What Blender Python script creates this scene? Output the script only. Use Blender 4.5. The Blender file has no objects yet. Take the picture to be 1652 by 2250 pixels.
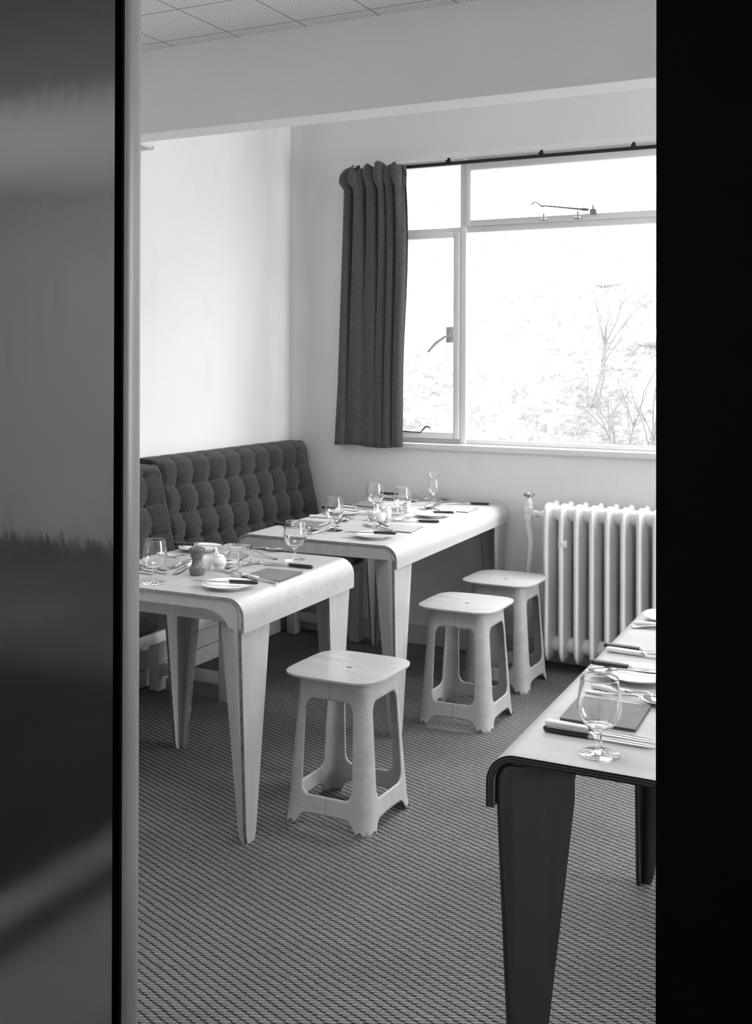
import bpy, bmesh, math, random
from mathutils import Vector, Matrix, noise
random.seed(7)
PI = math.pi
C = bpy.context.scene
COL = C.collection

# ------------------------------------------------------------------ camera
TH = math.atan((2080 - 826) / 2460.0)
cam = bpy.data.cameras.new('camera'); camo = bpy.data.objects.new('camera', cam); COL.objects.link(camo)
cam.sensor_fit = 'VERTICAL'; cam.sensor_height = 36.0; cam.sensor_width = 36.0 * 1652 / 2250
cam.lens = 2460.0 / 2250 * 36.0
cam.shift_x = 0.0; cam.shift_y = -(1125 - 789) / 2250.0
cam.clip_start = 0.05
camo.matrix_world = Matrix.Translation((0, 0, 1.45)) @ Matrix.Rotation(TH, 4, 'Z') @ Matrix.Rotation(PI / 2, 4, 'X') @ Matrix.Rotation(math.radians(0.2), 4, 'Z')
C.camera = camo
C.view_settings.view_transform = 'Standard'; C.view_settings.look = 'None'
C.view_settings.exposure = 1.39; C.view_settings.gamma = 1.0; C.view_settings.use_curve_mapping = False
C.cycles.use_denoising = True
C.cycles.max_bounces = 14; C.cycles.diffuse_bounces = 7; C.cycles.glossy_bounces = 5; C.cycles.transmission_bounces = 12; C.cycles.transparent_max_bounces = 16
C.cycles.sample_clamp_indirect = 6.0
# ------------------------------------------------------------------ light
SKY = 5.0
w = bpy.data.worlds.new('sky'); C.world = w; w.use_nodes = True
w.node_tree.nodes['Background'].inputs[0].default_value = (1, 1, 1, 1)
w.node_tree.nodes['Background'].inputs[1].default_value = SKY

def area(name, loc, rot, sx, sy, power, portal=False, spread=180):
    d = bpy.data.lights.new(name, 'AREA'); d.shape = 'RECTANGLE'; d.size = sx; d.size_y = sy; d.energy = power
    d.spread = math.radians(spread)
    o = bpy.data.objects.new(name, d); COL.objects.link(o); o.location = loc; o.rotation_euler = rot
    if portal: d.cycles.is_portal = True
    return o
# daylight through the openings: the window in the picture and the larger one on the right hand wall
area('window_light', (-1.07, 5.36, 1.74), (-PI / 2, 0, 0), 3.4, 1.38, 1, portal=True)
area('window_light', (2.36, 4.17, 1.70), (0, PI / 2, 0), 1.7, 1.45, 1, portal=True)
area('added_upward_fill_light', (2.75, 4.2, 0.75), (0, math.radians(125), 0), 1.0, 1.6, 34)  # added fill outside the right window, brightens beam underside and ceiling
area('added_ceiling_fill_light', (-1.25, 2.25, 2.62), (0, 0, 0), 1.2, 1.2, 7.0, spread=140)  # added fill with no lamp behind it, lifts table tops and carpet
area('added_sky_fill_light', (-0.9, 6.25, 3.45), (math.radians(-38), 0, 0), 3.0, 1.0, 30, spread=130)  # added panel outside above the window, brightens stools and long table
def spot(name, loc, rot, power, cone, blend=0.4, rad=0.05):
    d = bpy.data.lights.new(name, 'SPOT'); d.energy = power; d.spot_size = math.radians(cone); d.spot_blend = blend; d.shadow_soft_size = rad
    o = bpy.data.objects.new(name, d); COL.objects.link(o); o.location = loc; o.rotation_euler = rot
    return o
area('added_hall_wall_fill_light', (-4.8, -1.3, 1.25), (math.radians(-90), 0, 0), 5.0, 0.9, 23)  # added fill that lights the hall wall for the panel reflection
area('added_hall_ceiling_fill_light', (-3.8, -2.2, 1.75), (PI, 0, 0), 4.5, 3.2, 4)  # added fill that lights the hall ceiling for the panel reflection
area('added_floor_band_light', (-2.20, 0.0, 2.6), (0, 0, 0), 0.10, 2.0, 0.5, spread=4)  # added strip that throws the bright floor band mirrored in the panel
area('added_floor_band_light', (-1.80, 0.0, 2.6), (0, 0, 0), 0.40, 2.0, 1.5, spread=6)  # added wider strip for the dimmer floor area beside that band

# ------------------------------------------------------------------ materials
def g(v): return (v, v, v, 1)
class NT:
    def __init__(s, name):
        s.m = bpy.data.materials.new(name); s.m.use_nodes = True; s.t = s.m.node_tree; s.n = s.t.nodes; s.b = s.n['Principled BSDF']
    def add(s, typ, **kw):
        n = s.n.new(typ)
        for k, v in kw.items():
            if k.startswith('i_'):
                key = k[2:]; key = int(key) if key.isdigit() else key.replace('_', ' ')
                n.inputs[key].default_value = v
            else: setattr(n, k, v)
        return n
    def link(s, a, b): s.t.links.new(a, b)
    def math(s, op, a, b=None, c=None):
        n = s.n.new('ShaderNodeMath'); n.operation = op
        for i, x in enumerate((a, b, c)):
            if x is None: continue
            if isinstance(x, (int, float)): n.inputs[i].default_value = x
            else: s.link(x, n.inputs[i])
        return n.outputs[0]
    def ramp(s, fac, stops):
        n = s.n.new('ShaderNodeValToRGB'); s.link(fac, n.inputs[0])
        e = n.color_ramp.elements
        while len(e) < len(stops): e.new(0.5)
        for k, (p, v) in zip(e, stops): k.position = p; k.color = g(v)
        return n.outputs[0]
    def coords(s, kind='Object'):
        return s.n.new('ShaderNodeTexCoord').outputs[kind]
    def mapping(s, vec, scale=(1, 1, 1), rot=(0, 0, 0), loc=(0, 0, 0)):
        n = s.n.new('ShaderNodeMapping'); s.link(vec, n.inputs[0])
        n.inputs['Scale'].default_value = scale; n.inputs['Rotation'].default_value = rot; n.inputs['Location'].default_value = loc
        return n.outputs[0]
    def noise(s, vec, scale, detail=3, rough=0.55, dist=0):
        n = s.n.new('ShaderNodeTexNoise'); s.link(vec, n.inputs['Vector'])
        n.inputs['Scale'].default_value = scale; n.inputs['Detail'].default_value = detail; n.inputs['Roughness'].default_value = rough; n.inputs['Distortion'].default_value = dist
        return n.outputs['Fac']
    def bump(s, h, strength, dist):
        n = s.n.new('ShaderNodeBump'); n.inputs['Strength'].default_value = strength; n.inputs['Distance'].default_value = dist
        s.link(h, n.inputs['Height']); s.link(n.outputs[0], s.b.inputs['Normal'])

def plain(name, v, rough=0.5, metal=0.0, var=0.0, vscale=3.0, bump=0.0, bscale=60, spec=0.5, coat=0.0):
    t = NT(name); t.b.inputs['Roughness'].default_value = rough; t.b.inputs['Metallic'].default_value = metal
    t.b.inputs['Base Color'].default_value = g(v); t.b.inputs['Specular IOR Level'].default_value = spec
    t.b.inputs['Coat Weight'].default_value = coat
    if var or bump: co = t.coords()
    if var:
        f = t.noise(co, vscale, 4)
        t.link(t.ramp(f, [(0.3, v * (1 - var)), (0.7, min(1, v * (1 + var)))]), t.b.inputs['Base Color'])
    if bump: t.bump(t.noise(co, bscale, 3), 0.4, bump)
    return t.m

def wood(name, v, contrast=0.12, rough=0.38, seam=False, scale=1.0, axis='x'):
    t = NT(name); co = t.coords()
    sc = {'x': (1.2, 9, 9), 'y': (9, 1.2, 9), 'z': (9, 9, 1.2)}[axis]
    m = t.mapping(co, scale=sc)
    n1 = t.noise(m, 3.0 * scale, 4, 0.6, 0.8)
    m2 = t.mapping(co, scale=tuple(5 * q for q in sc))
    n2 = t.noise(m2, 6 * scale, 3, 0.6, 0.3)
    n3 = t.noise(co, 2.3, 2)
    s1 = t.math('MULTIPLY_ADD', n2, 0.35, n1); s2 = t.math('MULTIPLY_ADD', n3, 0.5, s1)
    col = t.ramp(s2, [(0.55, v * (1 - contrast)), (0.95, v), (1.2, min(.95, v * (1 + contrast * .6)))])
    if seam:
        sx = t.n.new('ShaderNodeSeparateXYZ'); t.link(co, sx.inputs[0])
        a = t.math('LESS_THAN', t.math('ABSOLUTE', sx.outputs[0]), 0.0009)
        mx = t.n.new('ShaderNodeMix'); mx.data_type = 'RGBA'; t.link(a, mx.inputs[0]); t.link(col, mx.inputs[6]); mx.inputs[7].default_value = g(v * .35); col = mx.outputs[2]
    t.link(col, t.b.inputs['Base Color']); t.b.inputs['Roughness'].default_value = rough
    t.bump(n2, 0.12, 0.0006)
    return t.m

def fabric(name, v, scale=260, depth=0.004, rough=0.95, weave=False):
    t = NT(name); co = t.coords(); t.b.inputs['Roughness'].default_value = rough; t.b.inputs['Specular IOR Level'].default_value = 0.1
    t.b.inputs['Sheen Weight'].default_value = 0.25; t.b.inputs['Sheen Roughness'].default_value = 0.5
    vo = t.n.new('ShaderNodeTexVoronoi'); t.link(co, vo.inputs['Vector']); vo.inputs['Scale'].default_value = scale
    n = t.noise(co, scale * .6, 3)
    h = t.math('MULTIPLY_ADD', vo.outputs['Distance'], -1.0, n)
    t.link(t.ramp(n, [(0.3, v * .6), (0.72, v * 1.5)]), t.b.inputs['Base Color'])
    t.bump(h, 0.9, depth)
    return t.m

M = {}
M['wall'] = plain('wall_paint', 0.80, 0.85, var=0.03, vscale=1.3, bump=0.0006, bscale=90, spec=0.25)
M['wall_blotchy'] = None
M['gloss_white'] = plain('white_gloss_paint', 0.78, 0.25, var=0.02)
M['frame'] = plain('window_paint', 0.72, 0.35, var=0.03)
M['skirt'] = plain('skirting_paint', 0.55, 0.4, var=0.08, vscale=8)
M['rad'] = plain('radiator_enamel', 0.82, 0.28, var=0.05, vscale=6, bump=0.0004, bscale=40)
M['wood'] = wood('birch_ply', 0.47)
M['wood_y'] = wood('birch_ply_long', 0.49, axis='y')
M['wood_leg'] = wood('birch_leg', 0.46, axis='z')
M['wood_bench'] = plain('painted_bench_wood', 0.55, 0.4, var=0.07, vscale=9)
M['wood_stool'] = wood('birch_stool', 0.42, contrast=0.14, seam=True, scale=.8)
M['wood_seat'] = wood('birch_seat', 0.43, contrast=0.2, rough=0.3)
M['edge'] = plain('ply_edge', 0.16, 0.6, var=0.4, vscale=40)
M['edge_light'] = plain('ply_edge_light', 0.42, 0.5, var=0.2, vscale=40)
M['dark_wood'] = wood('dark_leg_wood', 0.07, axis='z', rough=0.45)  # legs of the lower right table, darker than the other legs
M['dark_edge'] = plain('dark_edge', 0.018, 0.4)
M['fabric'] = fabric('boucle_charcoal', 0.028)
M['curtain'] = fabric('curtain_weave', 0.09, scale=300, depth=0.002)
M['black'] = plain('black_handle', 0.012, 0.22, spec=0.6)
M['bone'] = plain('bone_handle', 0.82, 0.3)
M['steel'] = plain('polished_steel', 0.62, 0.16, metal=1.0)
M['brass'] = plain('dull_metal', 0.30, 0.35, metal=1.0)
M['latch'] = plain('latch_metal', 0.42, 0.35)
M['edge_mid'] = plain('ply_edge_layer', 0.12, 0.5)
M['iron'] = plain('dark_iron', 0.03, 0.5, metal=0.6)
M['china'] = plain('white_china', 0.86, 0.12, coat=0.3)
M['menu'] = plain('menu_card_dark', 0.17, 0.55, var=0.12, vscale=20, bump=0.0003, bscale=200)
M['menu_light'] = plain('menu_card_grey', 0.34, 0.5, var=0.08, vscale=20)
M['menu_edge'] = plain('menu_edge', 0.09, 0.7)
M['page'] = plain('menu_pages', 0.6, 0.7)
M['mill'] = wood('turned_mill_wood', 0.13, contrast=0.3, rough=0.3, axis='z', scale=4)
M['door_black'] = plain('shaded_door_black', 0.006, 0.55, spec=0.25)  # black colour stands for the unlit door face
M['gap'] = plain('rebate_shade', 0.004, 0.9, spec=0.05)  # near-black colour stands for shade in the narrow rebate
M['post'] = plain('door_post_paint', 0.31, 0.3, var=0.08, vscale=2)
M['hall_wall'] = plain('hall_wall_paint', 0.6, 0.8, var=0.08, vscale=0.8)
M['hall_dark'] = plain('hall_dark_paint', 0.01, 0.8, spec=0.1)

def glassmat(name, rough=0.0, ior=1.5, tint=1.0):
    t = NT(name); t.b.inputs['Transmission Weight'].default_value = 1.0; t.b.inputs['Roughness'].default_value = rough
    t.b.inputs['IOR'].default_value = ior; t.b.inputs['Base Color'].default_value = g(tint)
    return t.m
M['glass'] = glassmat('clear_glass', ior=1.48)
M['glass_thick'] = glassmat('moulded_glass', 0.02, ior=1.45, tint=0.97)
t = NT('window_glass'); t.n.remove(t.b)
tr = t.add('ShaderNodeBsdfTransparent'); tr.inputs[0].default_value = g(0.93)
gl = t.add('ShaderNodeBsdfGlossy'); gl.inputs['Roughness'].default_value = 0.02
fr = t.add('ShaderNodeFresnel'); fr.inputs[0].default_value = 1.5
geo = t.add('ShaderNodeNewGeometry'); t.link(t.math('MULTIPLY_ADD', geo.outputs['Backfacing'], 1 / 1.5 - 1.5, 1.5), fr.inputs[0])
mx = t.add('ShaderNodeMixShader'); t.link(fr.outputs[0], mx.inputs[0]); t.link(tr.outputs[0], mx.inputs[1]); t.link(gl.outputs[0], mx.inputs[2])
t.link(mx.outputs[0], t.n['Material Output'].inputs[0]); M['pane'] = t.m

# blotchy plaster, darker beside the corner of the two walls and high up
def wall_corner():
    t = NT('wall_paint_blotchy'); co = t.coords(); t.b.inputs['Roughness'].default_value = 0.85; t.b.inputs['Specular IOR Level'].default_value = .25
    sx = t.n.new('ShaderNodeSeparateXYZ'); t.link(co, sx.inputs[0])
    n = t.noise(co, 2.2, 4, 0.6); big = t.noise(co, 0.9, 2)
    base = t.ramp(big, [(0.3, 0.75), (0.7, 0.80)])
    blot = t.noise(t.mapping(co, scale=(1, 1, .55)), 5.5, 2, 0.4)
    bl = t.ramp(blot, [(0.60, 0.0), (0.76, 0.10)])
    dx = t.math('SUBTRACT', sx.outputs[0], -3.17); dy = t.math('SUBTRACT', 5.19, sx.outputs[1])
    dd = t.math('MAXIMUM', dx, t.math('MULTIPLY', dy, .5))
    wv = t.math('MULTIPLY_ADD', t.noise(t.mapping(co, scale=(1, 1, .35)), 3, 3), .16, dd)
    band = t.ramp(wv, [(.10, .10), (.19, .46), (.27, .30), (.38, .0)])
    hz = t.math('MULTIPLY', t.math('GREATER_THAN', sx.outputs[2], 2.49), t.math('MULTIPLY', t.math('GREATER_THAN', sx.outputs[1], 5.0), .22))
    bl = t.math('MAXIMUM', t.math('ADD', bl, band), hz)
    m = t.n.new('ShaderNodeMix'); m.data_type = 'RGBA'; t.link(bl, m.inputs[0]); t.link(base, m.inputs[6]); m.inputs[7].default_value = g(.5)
    t.link(m.outputs[2], t.b.inputs['Base Color']); return t.m
M['wall_blotchy'] = wall_corner()

def panel_mat():
    t = NT('glossy_grey_lacquer'); co = t.coords()
    t.b.inputs['Base Color'].default_value = g(0.42); t.b.inputs['Metallic'].default_value = 0.85
    n = t.noise(t.mapping(co, scale=(6, 1, 1)), 3, 5, .6)
    t.link(t.ramp(n, [(.3, .05), (.8, .09)]), t.b.inputs['Roughness'])
    t.bump(t.noise(t.mapping(co, scale=(6, 6, 1.6)), 7, 2, .5), .07, .004)
    return t.m
M['panel'] = panel_mat()

def carpet():
    t = NT('coir_rib_carpet'); co = t.coords()
    a = math.atan2(.35, -.937)                       # rib direction
    m = t.mapping(co, rot=(0, 0, -a)); sx = t.n.new('ShaderNodeSeparateXYZ')
    wob = t.noise(co, 9, 3, .6)
    t.link(m, sx.inputs[0]); u, v = sx.outputs[0], sx.outputs[1]
    v = t.math('MULTIPLY_ADD', wob, 0.010, v)
    pitch = 0.0215
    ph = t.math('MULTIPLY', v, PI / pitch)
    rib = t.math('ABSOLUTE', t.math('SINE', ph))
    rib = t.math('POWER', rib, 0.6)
    # twisted strands: slanting lobes along each rope
    tw = t.math('MULTIPLY', t.math('MULTIPLY_ADD', v, -0.917, u), 2 * PI / 0.0145)
    wob2 = t.noise(co, 60, 2)
    tw = t.math('MULTIPLY_ADD', wob2, 6.5, tw)
    st = t.math('MULTIPLY_ADD', t.math('SINE', tw), 0.5, 0.5)
    fib = t.noise(t.mapping(co, scale=(1, 1, 1)), 420, 3, .7)
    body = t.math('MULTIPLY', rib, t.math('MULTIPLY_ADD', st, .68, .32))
    h = t.math('ADD', body, t.math('MULTIPLY', fib, .35))
    big = t.noise(co, 1.6, 3)
    k = t.math('ADD', t.math('MULTIPLY', fib, .6), t.math('MULTIPLY', big, .5))
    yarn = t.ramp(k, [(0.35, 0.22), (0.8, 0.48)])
    mk = t.n.new('ShaderNodeMix'); mk.data_type = 'RGBA'; t.link(t.ramp(body, [(.18, 1.0), (.48, 0.0)]), mk.inputs[0]); t.link(yarn, mk.inputs[6]); mk.inputs[7].default_value = g(.035)  # shade between the ribs put into the colour of the gaps
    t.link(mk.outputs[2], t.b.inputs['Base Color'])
    t.b.inputs['Roughness'].default_value = 0.95; t.b.inputs['Specular IOR Level'].default_value = 0.05
    t.bump(h, 1.0, 0.013)
    return t.m
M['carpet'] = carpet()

def ceil_mat():
    t = NT('perforated_ceiling_tiles'); co = t.coords()
    sx = t.n.new('ShaderNodeSeparateXYZ'); t.link(co, sx.inputs[0])
    T = 0.305
    def frac(v, off, p):
        return t.math('FRACT', t.math('DIVIDE', t.math('SUBTRACT', v, off), p))
    fx = frac(sx.outputs[0], -2.437 - 30.5, T); fy = frac(sx.outputs[1], 3.527 - 30.5, T)
    def edge(f, w): return t.math('LESS_THAN', t.math('MINIMUM', f, t.math('SUBTRACT', 1.0, f)), w)
    seam = t.math('MAXIMUM', edge(fx, .007), edge(fy, .007))
    N = 20.0
    def cell(f): return t.math('SUBTRACT', t.math('FRACT', t.math('MULTIPLY', f, N)), .5)
    cx, cy = cell(fx), cell(fy)
    r = t.math('SQRT', t.math('ADD', t.math('MULTIPLY', cx, cx), t.math('MULTIPLY', cy, cy)))
    hole = t.math('LESS_THAN', r, .2)
    f = t.math('MAXIMUM', seam, hole)
    m = t.n.new('ShaderNodeMix'); m.data_type = 'RGBA'; t.link(f, m.inputs[0]); m.inputs[6].default_value = g(.76); m.inputs[7].default_value = g(.14)
    t.link(m.outputs[2], t.b.inputs['Base Color']); t.b.inputs['Roughness'].default_value = .9
    return t.m
M['ceil'] = ceil_mat()

# ------------------------------------------------------------------ mesh helpers
def bm_new(): return bmesh.new()
def obj(name, bm, mats, parent=None, smooth=True, angle=35, loc=None, rot=None, matrix=None):
    bmesh.ops.recalc_face_normals(bm, faces=bm.faces)
    me = bpy.data.meshes.new(name); bm.to_mesh(me); bm.free()
    for m in (mats if isinstance(mats, (list, tuple)) else [mats]): me.materials.append(M[m] if isinstance(m, str) else m)
    if smooth:
        for p in me.polygons: p.use_smooth = True
        me.set_sharp_from_angle(angle=math.radians(angle))
    o = bpy.data.objects.new(name, me); COL.objects.link(o)
    if parent is not None: o.parent = parent
    if matrix is not None: o.matrix_local = matrix
    if loc is not None: o.location = loc
    if rot is not None: o.rotation_euler = rot
    return o
def thing(name, label, cat, loc=(0, 0, 0), rz=0, group=None):
    o = bpy.data.objects.new(name, None); COL.objects.link(o); o.empty_display_size = .05
    o.location = loc; o.rotation_euler = (0, 0, rz); o['label'] = label; o['category'] = cat
    if group: o['group'] = group
    return o
def tag(o, label, cat, group=None, kind=None):
    o['label'] = label; o['category'] = cat
    if group: o['group'] = group
    if kind: o['kind'] = kind
    return o
def struct(name, bm, mats, label, cat, smooth=False, **kw):
    o = obj(name, bm, mats, smooth=smooth, **kw); o['kind'] = 'structure'; o['label'] = label; o['category'] = cat; return o
def copy_tree(o, parent=None):
    c = o.copy(); COL.objects.link(c)
    if parent is not None: c.parent = parent; c.matrix_parent_inverse = o.matrix_parent_inverse.copy()
    for ch in list(o.children): copy_tree(ch, c)
    return c
def relabel(o, label, group=None):
    o['label'] = label
    if group: o['group'] = group
    return o

def box(bm, x0, x1, y0, y1, z0, z1, bev=0.0, mi=0, seg=2):
    vs = [bm.verts.new((x, y, z)) for x in (x0, x1) for y in (y0, y1) for z in (z0, z1)]
    fs = []
    for q in ((0, 1, 3, 2), (4, 6, 7, 5), (0, 4, 5, 1), (2, 3, 7, 6), (0, 2, 6, 4), (1, 5, 7, 3)):
        f = bm.faces.new([vs[i] for i in q]); f.material_index = mi; fs.append(f)
    if bev:
        es = list({e for f in fs for e in f.edges})
        bmesh.ops.recalc_face_normals(bm, faces=fs)
        bmesh.ops.bevel(bm, geom=es, offset=bev, segments=seg, affect='EDGES', profile=.5)
    return bm
def loft(bm, rings, closed=True, caps=True, mi=0):
    rv = [[bm.verts.new(p) for p in r] for r in rings]
    n = len(rv[0])
    for a, b in zip(rv[:-1], rv[1:]):
        for i in range(n if closed else n - 1):
            j = (i + 1) % n
            f = bm.faces.new((a[i], a[j], b[j], b[i])); f.material_index = mi
    if caps and closed:
        for r in (rv[0], rv[-1]):
            f = bm.faces.new(r); f.material_index = mi
    return rv
def lathe(bm, prof, n=32, c=(0, 0, 0), mi=0, cap=True):
    # prof: list of (r, z); r==0 becomes a pole
    prev = None; first = None
    for r, z in prof:
        if r <= 1e-6: ring = [bm.verts.new((c[0], c[1], c[2] + z))]
        else: ring = [bm.verts.new((c[0] + r * math.cos(2 * PI * k / n), c[1] + r * math.sin(2 * PI * k / n), c[2] + z)) for k in range(n)]
        if prev is not None:
            for k in range(n):
                a, b = (prev[k % len(prev)], prev[(k + 1) % len(prev)]), (ring[k % len(ring)], ring[(k + 1) % len(ring)])
                vs = []
                for v in (a[0], a[1], b[1], b[0]):
                    if v not in vs: vs.append(v)
                if len(vs) > 2:
                    f = bm.faces.new(vs); f.material_index = mi
        prev = ring
    return bm
def tube(bm, pts, r, n=10, mi=0, caps=True):
    pts = [Vector(p) for p in pts]; rs = r if isinstance(r, (list, tuple)) else [r] * len(pts)
    up = Vector((0, 0, 1)); rings = []
    t0 = (pts[1] - pts[0]).normalized()
    if abs(t0.dot(up)) > .95: up = Vector((0, 1, 0))
    for i, p in enumerate(pts):
        t_ = (pts[min(i + 1, len(pts) - 1)] - pts[max(i - 1, 0)]).normalized()
        a = t_.cross(up)
        if a.length < 1e-5: a = t_.cross(Vector((1, 0, 0)))
        a.normalize(); b = a.cross(t_).normalized(); up = b
        rings.append([p + rs[i] * (math.cos(2 * PI * k / n) * a + math.sin(2 * PI * k / n) * b) for k in range(n)])
    loft(bm, rings, mi=mi, caps=caps)
def ribbon(bm, secs, y0=0.0, mi=0):
    # secs: (x, z, halfwidth, halfthick[, yc])
    rings = []
    for s in secs:
        x, z, hw, ht = s[:4]; yc = y0 + (s[4] if len(s) > 4 else 0)
        rings.append([(x, yc - hw, z - ht * .4), (x, yc - hw * .8, z + ht), (x, yc + hw * .8, z + ht), (x, yc + hw, z - ht * .4), (x, yc + hw * .8, z - ht), (x, yc - hw * .8, z - ht)])
    loft(bm, rings, mi=mi)

# ------------------------------------------------------------------ room shell
XL, XR, YB, YF = -3.17, 2.3, 5.19, 1.28
ZC = 2.69
ZH = 3.0          # the bay beyond the beam is a little higher
bm = bm_new(); box(bm, -8.2, 3.2, -4.4, 5.19, -0.1, 0.0)
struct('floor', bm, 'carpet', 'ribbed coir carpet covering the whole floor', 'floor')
bm = bm_new(); box(bm, -8.2, 3.2, -4.4, 3.70, ZC, ZC + .1); box(bm, XL - .2, XR + .2, 3.60, 5.6, ZH, ZH + .08)
struct('ceiling', bm, 'ceil', 'perforated square acoustic ceiling tiles', 'ceiling')
# left wall
bm = bm_new(); box(bm, XL - .2, XL, YF, YB + .3, 0, ZH)
struct('wall_left', bm, 'wall_blotchy', 'pale plaster side wall above the banquette', 'wall')
# back wall with window opening
WX0, WX1, WZ0, WZ1 = -2.836, 0.70, 0.995, 2.471
bm = bm_new()
box(bm, XL - .001, WX0, YB, YB + .16, 0, ZH); box(bm, WX1, XR, YB, YB + .16, 0, ZH)
box(bm, WX0, WX1, YB, YB + .16, 0, WZ0); box(bm, WX0, WX1, YB, YB + .16, WZ1, ZH)
struct('wall_back', bm, 'wall_blotchy', 'pale plaster wall around the large window', 'wall')
# right wall with its own window (outside the picture)
bm = bm_new()
box(bm, XR, XR + .16, YF, 3.45, 0, ZH); box(bm, XR, XR + .16, 4.9, YB + .16, 0, ZH)
box(bm, XR, XR + .16, 3.45, 4.9, 0, .85); box(bm, XR, XR + .16, 3.45, 4.9, 2.55, ZH)
struct('wall_right', bm, 'wall', 'plaster side wall with a second window', 'wall')
# front wall: white towards the room, doorway the photograph looks through
DL, DR = -1.053, -0.285
bm = bm_new()
box(bm, XL, DL - .055, 1.285, 1.31, 0, ZC); box(bm, DR, XR, 1.285, 1.31, 0, ZC)
struct('wall_front', bm, 'wall', 'white partition between dining room and hall', 'wall')
bm = bm_new(); box(bm, -8.0, DL - .0128, 1.262, 1.284, 0, ZC)
struct('wall_hall_left', bm, 'panel', 'glossy grey lacquered partition face left of the doorway', 'wall')
bm = bm_new(); box(bm, DL - .0127, DL - .001, 1.2635, 1.268, 0, ZC)
struct('trim_2', bm, 'gap', 'rebate beside the rounded door post, shade put into its colour', 'trim')
bm = bm_new()
rings = []
for z in (0.0, ZC):
    prof = [(DL - .012, 1.269), (DL - .001, 1.269), (DL + .0012, 1.274), (DL + .0022, 1.281), (DL + .0025, 1.290), (DL + .0015, 1.299), (DL - .001, 1.306), (DL - .006, 1.312), (DL - .012, 1.314), (DL - .05, 1.314)]
    rings.append([(x, y, z) for x, y in prof])
loft(bm, rings)
struct('trim_1', bm, 'post', 'rounded painted post at the left side of the doorway', 'trim', smooth=True)
bm = bm_new()
v = [(-.2913, 1.25), (3.0, 1.25), (3.0, 1.284), (-.2893, 1.284)]
loft(bm, [[(x + (.0075 if z == 0 and x < 0 else 0), y, z) for x, y in v] for z in (0, ZC)])
struct('door_1', bm, 'door_black', 'door edge at the right, deep shade put into its black colour', 'door')
# hall behind the camera
bm = bm_new(); box(bm, -8.2, 3.2, -4.5, -4.3, 0, ZC)
struct('wall_hall_back', bm, 'hall_wall', 'pale wall at the back of the hall', 'wall')
bm = bm_new(); box(bm, -8.3, -8.1, -4.4, 1.3, 0, ZC)
struct('wall_hall_far', bm, 'hall_wall', 'pale end wall of the hall', 'wall')
bm = bm_new(); box(bm, 3.0, 3.2, -4.4, 1.3, 0, ZC)
struct('wall_hall_right', bm, 'hall_dark', 'dark side wall of the hall', 'wall')
# beam
bm = bm_new(); box(bm, XL, XR, 3.603, 3.742, 2.356, ZH, bev=0.003)
struct('trim_3', bm, 'wall', 'white plastered beam crossing below the ceiling', 'beam')
# skirting boards
bm = bm_new()
box(bm, XL + .02, XR, YB - .02, YB - .0, 0, .085, bev=.003); box(bm, XL + .02, XR, YB - .014, YB, .085, .10, bev=.003)
struct('baseboard_back', bm, 'skirt', 'painted skirting board below the window', 'baseboard')
bm = bm_new()
box(bm, XL, XL + .022, YF + .04, YB, 0, .075, bev=.003); box(bm, XL, XL + .03, YF + .04, YB, .083, .16, bev=.003)
struct('baseboard_left', bm, 'skirt', 'double skirting boards on the side wall', 'baseboard')
bm = bm_new(); box(bm, XL + .03, XL + .08, 3.30, 3.80, 0, .11, bev=.012)
struct('baseboard_block', bm, 'skirt', 'short rounded block at the foot of the side wall', 'baseboard')

# ------------------------------------------------------------------ window
def wroot(name, label):
    o = bpy.data.objects.new(name, None); COL.objects.link(o); o['kind'] = 'structure'; o['label'] = label; o['category'] = 'window'; return o
win = wroot('window_1', 'large white steel-framed window over the radiator')
Y0, Y1 = 5.25, 5.285
def bar(bm, x0, x1, z0, z1, y0=Y0, y1=Y1, bev=.003): box(bm, x0, x1, y0, y1, z0, z1, bev=bev)
bm = bm_new()
bar(bm, WX0, WX0 + .045, WZ0, WZ1); bar(bm, WX1 - .03, WX1, WZ0, WZ1)
bar(bm, WX0, WX1, 2.437, WZ1); bar(bm, WX0, WX1, 1.02, 1.046)
MU = [-2.178, -0.85, -0.19]
for x in MU: bar(bm, x - .016, x + .016, 1.02, WZ1, y0=Y0 - .012)
bar(bm, WX0, MU[0], 2.098, 2.120); bar(bm, MU[0], MU[1], 2.091, 2.121); bar(bm, MU[1], MU[2], 2.098, 2.12)
obj('window_frame', bm, 'frame', win)
bm = bm_new()
# reveal lining and head
box(bm, WX0 - .0, WX0 + .006, YB - .004, Y0, WZ0, WZ1); box(bm, WX0, WX1, YB - .004, Y0, WZ1 - .006, WZ1)
obj('reveal_lining', bm, 'gloss_white', win, smooth=False)
bm = bm_new(); box(bm, WX0 - .02, WX1 + .02, 5.165, 5.26, .992, 1.022, bev=.006)
obj('window_sill', bm, 'gloss_white', win)
# casement
cx0, cx1, cz0, cz1 = WX0 + .047, -2.196, 1.046, 2.096
bm = bm_new()
for a in ((cx0, cx0 + .03, cz0, cz1), (cx1 - .032, cx1, cz0, cz1), (cx0 + .0295, cx1 - .0315, cz0, cz0 + .032), (cx0 + .0295, cx1 - .0315, cz1 - .028, cz1)): bar(bm, *a, y0=Y0 - .02, y1=Y0 + .012)
cas = obj('casement_frame', bm, 'frame', win)
bm = bm_new()
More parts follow.
